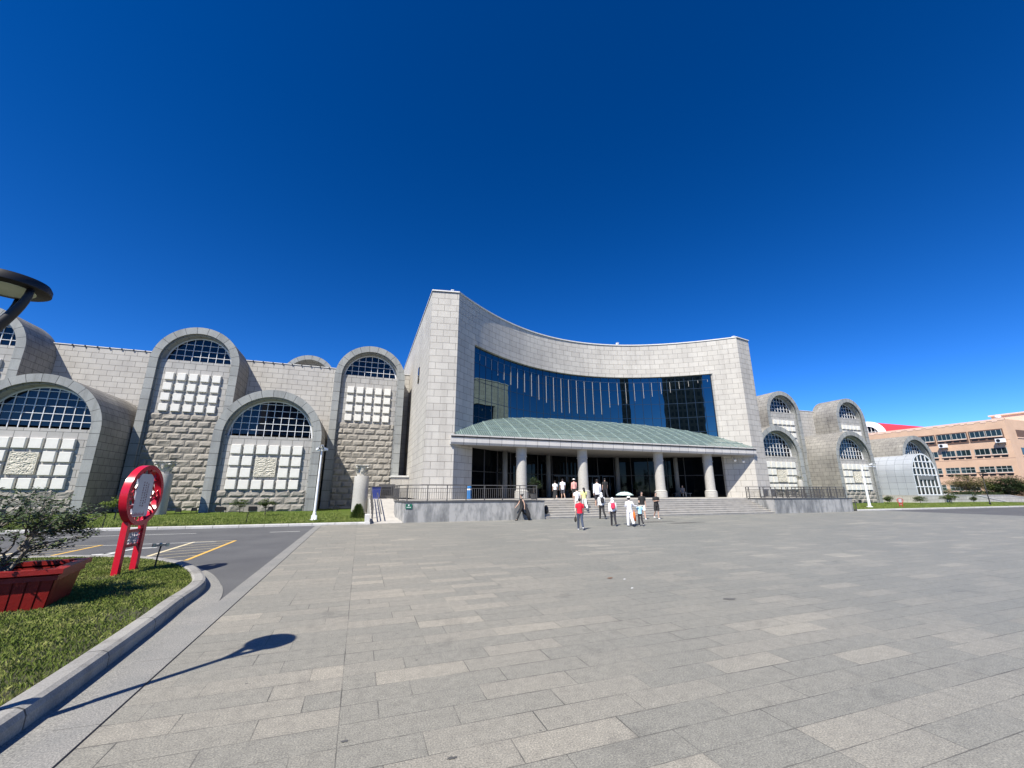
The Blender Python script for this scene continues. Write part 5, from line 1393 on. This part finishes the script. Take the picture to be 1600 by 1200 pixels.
def person(pxf, Y, z, ytop, heading, label, top, bottom, hair='short', shoes=(.6,.6,.6), sleeve='short', btype='trousers', stride=.25, arms=(0, 0), armpos=None, extra=None, topm=1.0, sit=False):
    d = ray(pxf, 790); X = Y*d[0]/d[1]; dt = ray(pxf, ytop); ht = H+Y*dt[2]/dt[1]-z
    s = ht/1.74
    if sit: s = .97
    o = empty('person', (X, Y, z), -heading, label=label, cat='person')
    o.scale = (s, s, s)
    hipz = .91; thl = .43; shl = .42
    J = {}
    def leg(side, a):
        hp = np.array([side*.09, 0, hipz])
        if sit:
            kn = hp+np.array([side*.05, .42, .02]); an = kn+np.array([0, .02, -.42])
        else:
            kn = hp+np.array([0, sin(a)*thl, -cos(a)*thl]); kb = a-(.55 if a < -.05 else .06)
            an = kn+np.array([0, sin(kb)*shl, -cos(kb)*shl])
        return hp, kn, an
    Ls = {sd: leg(sd, stride*(-sd)) for sd in (-1, 1)}
    low = min(Ls[-1][2][2], Ls[1][2][2])-.07; dz = -low if not sit else -.42
    for sd in (-1, 1): Ls[sd] = [p+np.array([0, 0, dz]) for p in Ls[sd]]
    hz_ = hipz+dz
    up_ = lambda x, y, zz: np.array([x, y, hz_+zz])
    V = []; E = []; Rr = []
    def add(p, r_, par=None):
        V.append(tuple(p)); Rr.append(r_)
        if par is not None: E.append((par, len(V)-1))
        return len(V)-1
    pel = add(up_(0, 0, .03), (.12, .095)); wst = add(up_(0, 0, .2), (.105, .085), pel); ch = add(up_(0, .0, .4), (.125, .095), wst); nb = add(up_(0, 0, .52), (.06, .055), ch)
    nk = add(up_(0, .01, .585), (.048, .048), nb); hd0 = add(up_(0, .025, .64), (.062, .068), nk); hd1 = add(up_(0, .02, .72), (.078, .09), hd0); add(up_(0, .01, .79), (.055, .065), hd1)
    nose = add(up_(0, .115, .685), .012, hd1)
    arms_out = {}
    for sd in (-1, 1):
        sh = up_(sd*.17, 0, .47)
        if armpos and armpos.get(sd): el, wr = [up_(*q) for q in armpos[sd]]
        else:
            a = arms[0] if sd < 0 else arms[1]; a = a if a else stride*sd*.8
            el = sh+np.array([sd*.05, sin(a)*.27, -cos(a)*.27]); wr = el+np.array([sd*.01, sin(a+.35)*.24, -cos(a+.35)*.24])
        i1 = add(sh, .05, ch); i2 = add(el, .038, i1); i3 = add(wr, .026, i2)
        dd = (wr-el)/np.linalg.norm(wr-el); pm = add(wr+dd*.06, (.032, .02), i3)
        for q in range(4):
            off = np.array([0, (q-1.5)*.018, 0]); f1 = add(wr+dd*(.105+.004*q)+off, .009, pm); add(wr+dd*(.14+.008*(1-abs(q-1.2)))+off*1.1-np.array([sd*.012, 0, 0]), .0075, f1)
        t1 = add(wr+dd*.06+np.array([0, .035, 0]), .010, pm); add(wr+dd*.09+np.array([0, .048, 0]), .008, t1)
        arms_out[sd] = (sh, el, wr)
    for sd in (-1, 1):
        hp, kn, an = Ls[sd]
        i1 = add(hp-np.array([0, 0, .05]), .078, pel); i2 = add(kn, .052, i1); i3 = add(kn*.55+an*.45-np.array([0, .01, 0]), .046, i2); i4 = add(an, .032, i3); add(an+np.array([0, .10, -.045]), .03, i4)
    skinned('body', V, E, Rr, SKIN, o, 1)
    # clothing
    tm, bm_ = cloth(top), cloth(bottom)
    b = MB(); hem = .02 if btype != 'dress' else .0
    long_ = extra and 'longtop' in extra
    zl = -.10 if long_ else -.02
    b.tube([up_(0, 0, zl), up_(0, 0, .08), up_(0, 0, .2), up_(0, .0, .36), up_(0, 0, .46), up_(0, 0, .52), up_(0, .01, .555)], [(.175*topm, .125), (.16*topm, .12), (.152*topm, .112), (.18, .122), (.185, .11), (.12, .085), (.065, .06)], 16)
    for sd in (-1, 1):
        sh, el, wr = arms_out[sd]
        s0 = sh*.8+up_(0, 0, .46)*.2
        if sleeve == 'long': b.tube([s0, sh, el, wr], [.05, .072, .056, .042], 10)
        elif sleeve == 'short': b.tube([s0, sh, sh*.25+el*.75], [.05, .075, .062], 10)
        else: b.tube([s0, sh], [.04, .058], 10)
    q = b.build('shirt', tm, o); smooth_by_angle(q, 60)
    b = MB()
    if btype in ('trousers', 'shorts', 'wide'):
        b.tube([up_(0, 0, .1), up_(0, 0, .02), up_(0, 0, -.07)], [(.145, .108), (.165, .122), (.16, .12)], 16)
        for sd in (-1, 1):
            hp, kn, an = Ls[sd]; kk = 1.35 if btype == 'wide' else 1.
            if btype == 'shorts': b.tube([hp+np.array([0, 0, .0]), kn*.9+hp*.1], [.095, .092], 12)
            else: b.tube([hp, kn, kn*.4+an*.6, an+np.array([0, 0, -.01])], [.098, .07*kk, .062*kk, .055*kk], 12)
    else:
        zz = Ls[1][1][2]-hz_ if btype == 'skirt' else -.78
        b.tube([up_(0, 0, .1), up_(0, 0, -.08), up_(0, 0, zz*.5-.05), up_(0, 0, zz)], [(.14, .105), (.175, .135), (.21, .18), (.27, .25)], 18)
    q = b.build('trousers' if btype in ('trousers', 'wide') else btype if btype != 'dress' else 'long_skirt', bm_, o); smooth_by_angle(q, 60)
    for sd in (-1, 1):
        an = Ls[sd][2]; b = MB(); b.ell(an+np.array([0, .05, -.045]), (.045, .125, .035), 12, 8); b.build('shoe', cloth(shoes), o, smooth=True)
    b = MB(); hc = up_(0, -.005, .735)
    if hair == 'short': b.ell(hc, (.088, .098, .085), 14, 10)
    elif hair == 'long': b.ell(hc, (.094, .102, .088), 14, 10); b.tube([up_(0, -.06, .72), up_(0, -.105, .6), up_(0, -.11, .44)], [(.08, .05), (.085, .04), (.05, .02)], 12)
    elif hair == 'bun': b.ell(hc, (.09, .1, .086), 14, 10); b.ell(up_(0, -.1, .8), (.045, .045, .04), 10, 7)
    elif hair == 'scarf':
        b.ell(up_(0, 0, .72), (.102, .115, .11), 14, 10); b.tube([up_(0, -.02, .66), up_(0, -.02, .56), up_(0, -.02, .44)], [(.09, .1), (.11, .11), (.17, .13)], 14)
    elif hair in ('cap', 'hat'):
        b.ell(hc-np.array([0, 0, .02]), (.09, .1, .085), 14, 10)
    hm = cloth(top) if hair == 'scarf' else HAIRM
    q = b.build('headscarf' if hair == 'scarf' else 'hair', hm, o, smooth=True)
    if hair in ('cap', 'hat'):
        b = MB(); rb = .17 if hair == 'hat' else .12
        b.tube([up_(0, 0, .75), up_(0, 0, .755), up_(0, 0, .76), up_(0, 0, .82), up_(0, 0, .845)], [rb*.98, rb, .1, .092, .03], 18); b.build('hat', cloth((.75,.72,.66)), o)
    if extra:
        if 'backpack' in extra:
            b = MB(); b.ell(up_(0, -.19, .30), (.14, .09, .2), 14, 10); b.ell(up_(0, -.26, .22), (.10, .05, .10), 12, 8)
            for sd in (-1, 1): b.tube([up_(sd*.1, -.13, .47), up_(sd*.11, .02, .56), up_(sd*.11, .12, .42), up_(sd*.12, .05, .18)], .02, 6)
            k_ = b.build('backpack', cloth(extra['backpack']), o, smooth=True)
        if 'bag' in extra:
            sd, col = extra['bag']; wr = arms_out[sd][2]; b = MB(); c = wr+np.array([sd*.03, 0, -.33])
            b.ell(c, (.07, .15, .14), 12, 8); b.tube([c+np.array([0, -.1, .1]), wr+np.array([0, 0, -.07]), c+np.array([0, .1, .1])], .012, 6); b.build('handbag', cloth(col), o, smooth=True)
    return o, s, up_, arms_out
person(815, 26.9, 0, 770, radians(-95), 'person in a black sleeveless top and black trousers striding left past the marble wall', (.015,.015,.015), (.015,.015,.015), 'bun', (.02,.02,.02), 'none', 'trousers', .48)
d = ray(823, 800); cx_ = 26.75*d[0]/d[1]
o = empty('instrument_case', (cx_, 26.75, .0), label='tall black soft case carried by the person striding left past the marble wall', cat='case')
b = MB(); b.tube([(.18, 0, .02), (.13, 0, .35), (-.02, 0, .75), (-.1, 0, 1.0), (-.16, 0, 1.2)], [(.06, .17), (.12, .24), (.10, .17), (.08, .14), (.03, .06)], 14); b.build('case_body', cloth((.018,.018,.02)), o, smooth=True)
b = MB(); b.tube([(-.14, 0, 1.15), (-.3, 0, 1.12), (-.2, 0, .9)], .015, 6); b.build('strap', BLACK, o)
person(868, 31.0, 1.25, 751, radians(15), 'person in a white top and long black skirt at the top of the steps', (.72,.72,.72), (.02,.02,.02), 'bun', (.6,.6,.6), 'short', 'dress', .1)
person(880, 30.9, 1.25, 748, radians(10), 'person in a loose white shirt and tiny shorts at the top of the steps', (.75,.76,.8), (.05,.05,.06), 'short', (.5,.5,.5), 'short', 'shorts', .12, extra={'longtop': 1})
person(898, 31.0, 1.25, 748, radians(10), 'person in a pink top and white sun hat at the top of the steps', (.72,.35,.30), (.03,.03,.03), 'hat', (.3,.3,.3), 'long', 'shorts', .15)
person(902, 28.2, .31, 762, radians(5), 'person in a white shirt climbing the steps, mostly hidden by the red shirt', (.78,.78,.78), (.7,.66,.6), 'short', (.5,.5,.5), 'short', 'trousers', .2)
person(913, 28.4, .47, 761, radians(12), 'person in a yellow top and white trousers with a black handbag', (.72,.72,.30), (.72,.72,.68), 'long', (.3,.3,.3), 'short', 'wide', .3, extra={'bag': (1, (.02,.02,.02))})
person(905.5, 19.45, 0, 778, radians(18), 'person in a red polo shirt and blue jeans walking toward the steps', (.60,.008,.03), (.045,.06,.095), 'short', (.75,.75,.75), 'short', 'trousers', .16, extra={'bag': (-1, (.03,.025,.02))})
person(934.5, 29.0, .63, 748, radians(15), 'person in a white hooded jacket and black shorts high on the steps', (.78,.78,.80), (.03,.03,.04), 'short', (.7,.7,.7), 'long', 'shorts', .25, extra={'longtop': 1})
person(947, 30.8, 1.25, 747, radians(15), 'person in a black shirt walking into the shade at the top of the steps', (.015,.015,.015), (.02,.02,.025), 'short', (.05,.05,.05), 'short', 'trousers', .2)
person(940, 26.3, 0, 769, radians(10), 'person in a white headscarf with a black backpack at the foot of the steps', (.75,.75,.74), (.02,.02,.02), 'scarf', (.03,.03,.03), 'long', 'trousers', .2, extra={'backpack': (.015,.015,.018)})
person(957, 20.9, 0, 777, radians(25), 'person in a white headscarf with a bright pink red backpack', (.76,.76,.76), (.02,.02,.025), 'scarf', (.1,.08,.06), 'long', 'trousers', .22, extra={'backpack': (.68,.03,.08)})
o_, s_, up_, ao = person(983, 20.3, 0, 775.5, radians(15), 'person in loose white clothes and a straw hat under the pale umbrella', (.78,.78,.80), (.74,.74,.76), 'hat', (.03,.03,.03), 'long', 'wide', .15, armpos={-1: ((-.20, .12, .25), (-.08, .16, .44)), 1: ((.30, .05, .27), (.50, .1, .24))}, extra={'longtop': 1})
d = ray(977, 790); ux = 20.8*d[0]/d[1]; dt = ray(977, 768.5); uz = H+20.8*dt[2]/dt[1]
o = empty('umbrella', (ux, 20.8, uz), label='pale mint sun umbrella held over the person in white', cat='umbrella')
b = MB(); n_ = 8; pr_ = [(0, 0), (.2, -.02), (.38, -.09), (.50, -.19)]
for k in range(n_):
    a0, a1 = 2*pi*k/n_, 2*pi*(k+1)/n_; am = (a0+a1)/2
    for i in range(3):
        for aa, ab, dz0, dz1 in ((a0, am, 0, .012), (am, a1, .012, 0)):
            (r0, z0), (r1, z1) = pr_[i], pr_[i+1]
            b.face([(r0*cos(aa), r0*sin(aa), z0+dz0*r0), (r1*cos(aa), r1*sin(aa), z1+dz0*2*r1), (r1*cos(ab), r1*sin(ab), z1+dz1*2*r1), (r0*cos(ab), r0*sin(ab), z0+dz1*r0)])
q = b.build('canopy', plain('mint_fabric', (.55,.72,.66), .6), o); smooth_by_angle(q, 50)
b = MB(); b.tube([(0, 0, .05), (0, -.34, -.58)], .008, 6); b.tube([(0, -.33, -.56), (0, -.38, -.66)], .014, 8); b.build('shaft', plain('umbrella_steel', (.5,.5,.5), .3, .8), o)
b = MB()
for k in range(8): a = 2*pi*k/8; b.bar((0, 0, -.22), (.26*cos(a), .26*sin(a), -.06), .006)
b.build('rib', RAIL, o)
person(999, 20.35, 0, 785, radians(15), 'child in a light blue shirt and black trousers beside the umbrella', (.38,.60,.72), (.02,.02,.025), 'short', (.4,.4,.4), 'short', 'trousers', .12)
d = ray(991.5, 812); o = empty('carrier_bag', (20.25*d[0]/d[1], 20.25, .26), label='bright orange carrier bag hanging between the person in white and the child', cat='bag')
b = MB(); b.tube([(0, 0, .02), (0, 0, .3), (0, 0, .5)], [(.10, .06), (.09, .05), (.05, .03)], 10); b.build('bag_body', cloth((.8,.16,.02)), o, smooth=True)
b = MB(); b.tube([(-.04, 0, .5), (0, 0, .62), (.04, 0, .5)], .01, 6); b.build('handle', cloth((.8,.16,.02)), o)
person(1003.5, 25.0, 0, 767.5, radians(195), 'person in a black shirt and pale shorts walking away from the building', (.015,.015,.015), (.68,.66,.6), 'short', (.78,.78,.76), 'short', 'shorts', .22)
person(1025.5, 24.95, 0, 769, radians(190), 'person in a black shirt and black shorts holding a phone in both hands', (.015,.015,.015), (.02,.02,.02), 'short', (.8,.8,.8), 'short', 'shorts', .06, armpos={-1: ((-.20, .02, .22), (-.04, .22, .26)), 1: ((.20, .02, .22), (.04, .22, .26))})
sx = 36.2*ray(1069, 770)[0]/ray(1069, 770)[1]
person(1069, 36.2, 1.25, 757, radians(200), 'person in a grey shirt sitting on a bench in the shade by the entrance glass', (.16,.15,.15), (.25,.23,.2), 'short', (.3,.3,.3), 'short', 'trousers', .1, sit=True)
o = empty('bench', (sx, 36.45, 1.25), radians(-20), label='low dark bench in the shade with a seated person', cat='bench')
b = MB(); b.box(-.9, .9, -.2, .25, .38, .44); b.build('seat', RAIL, o)
for xx in (-.75, .75):
    b = MB(); b.box(xx-.03, xx+.03, -.18, .22, 0, .378); b.build('leg', RAIL, o)
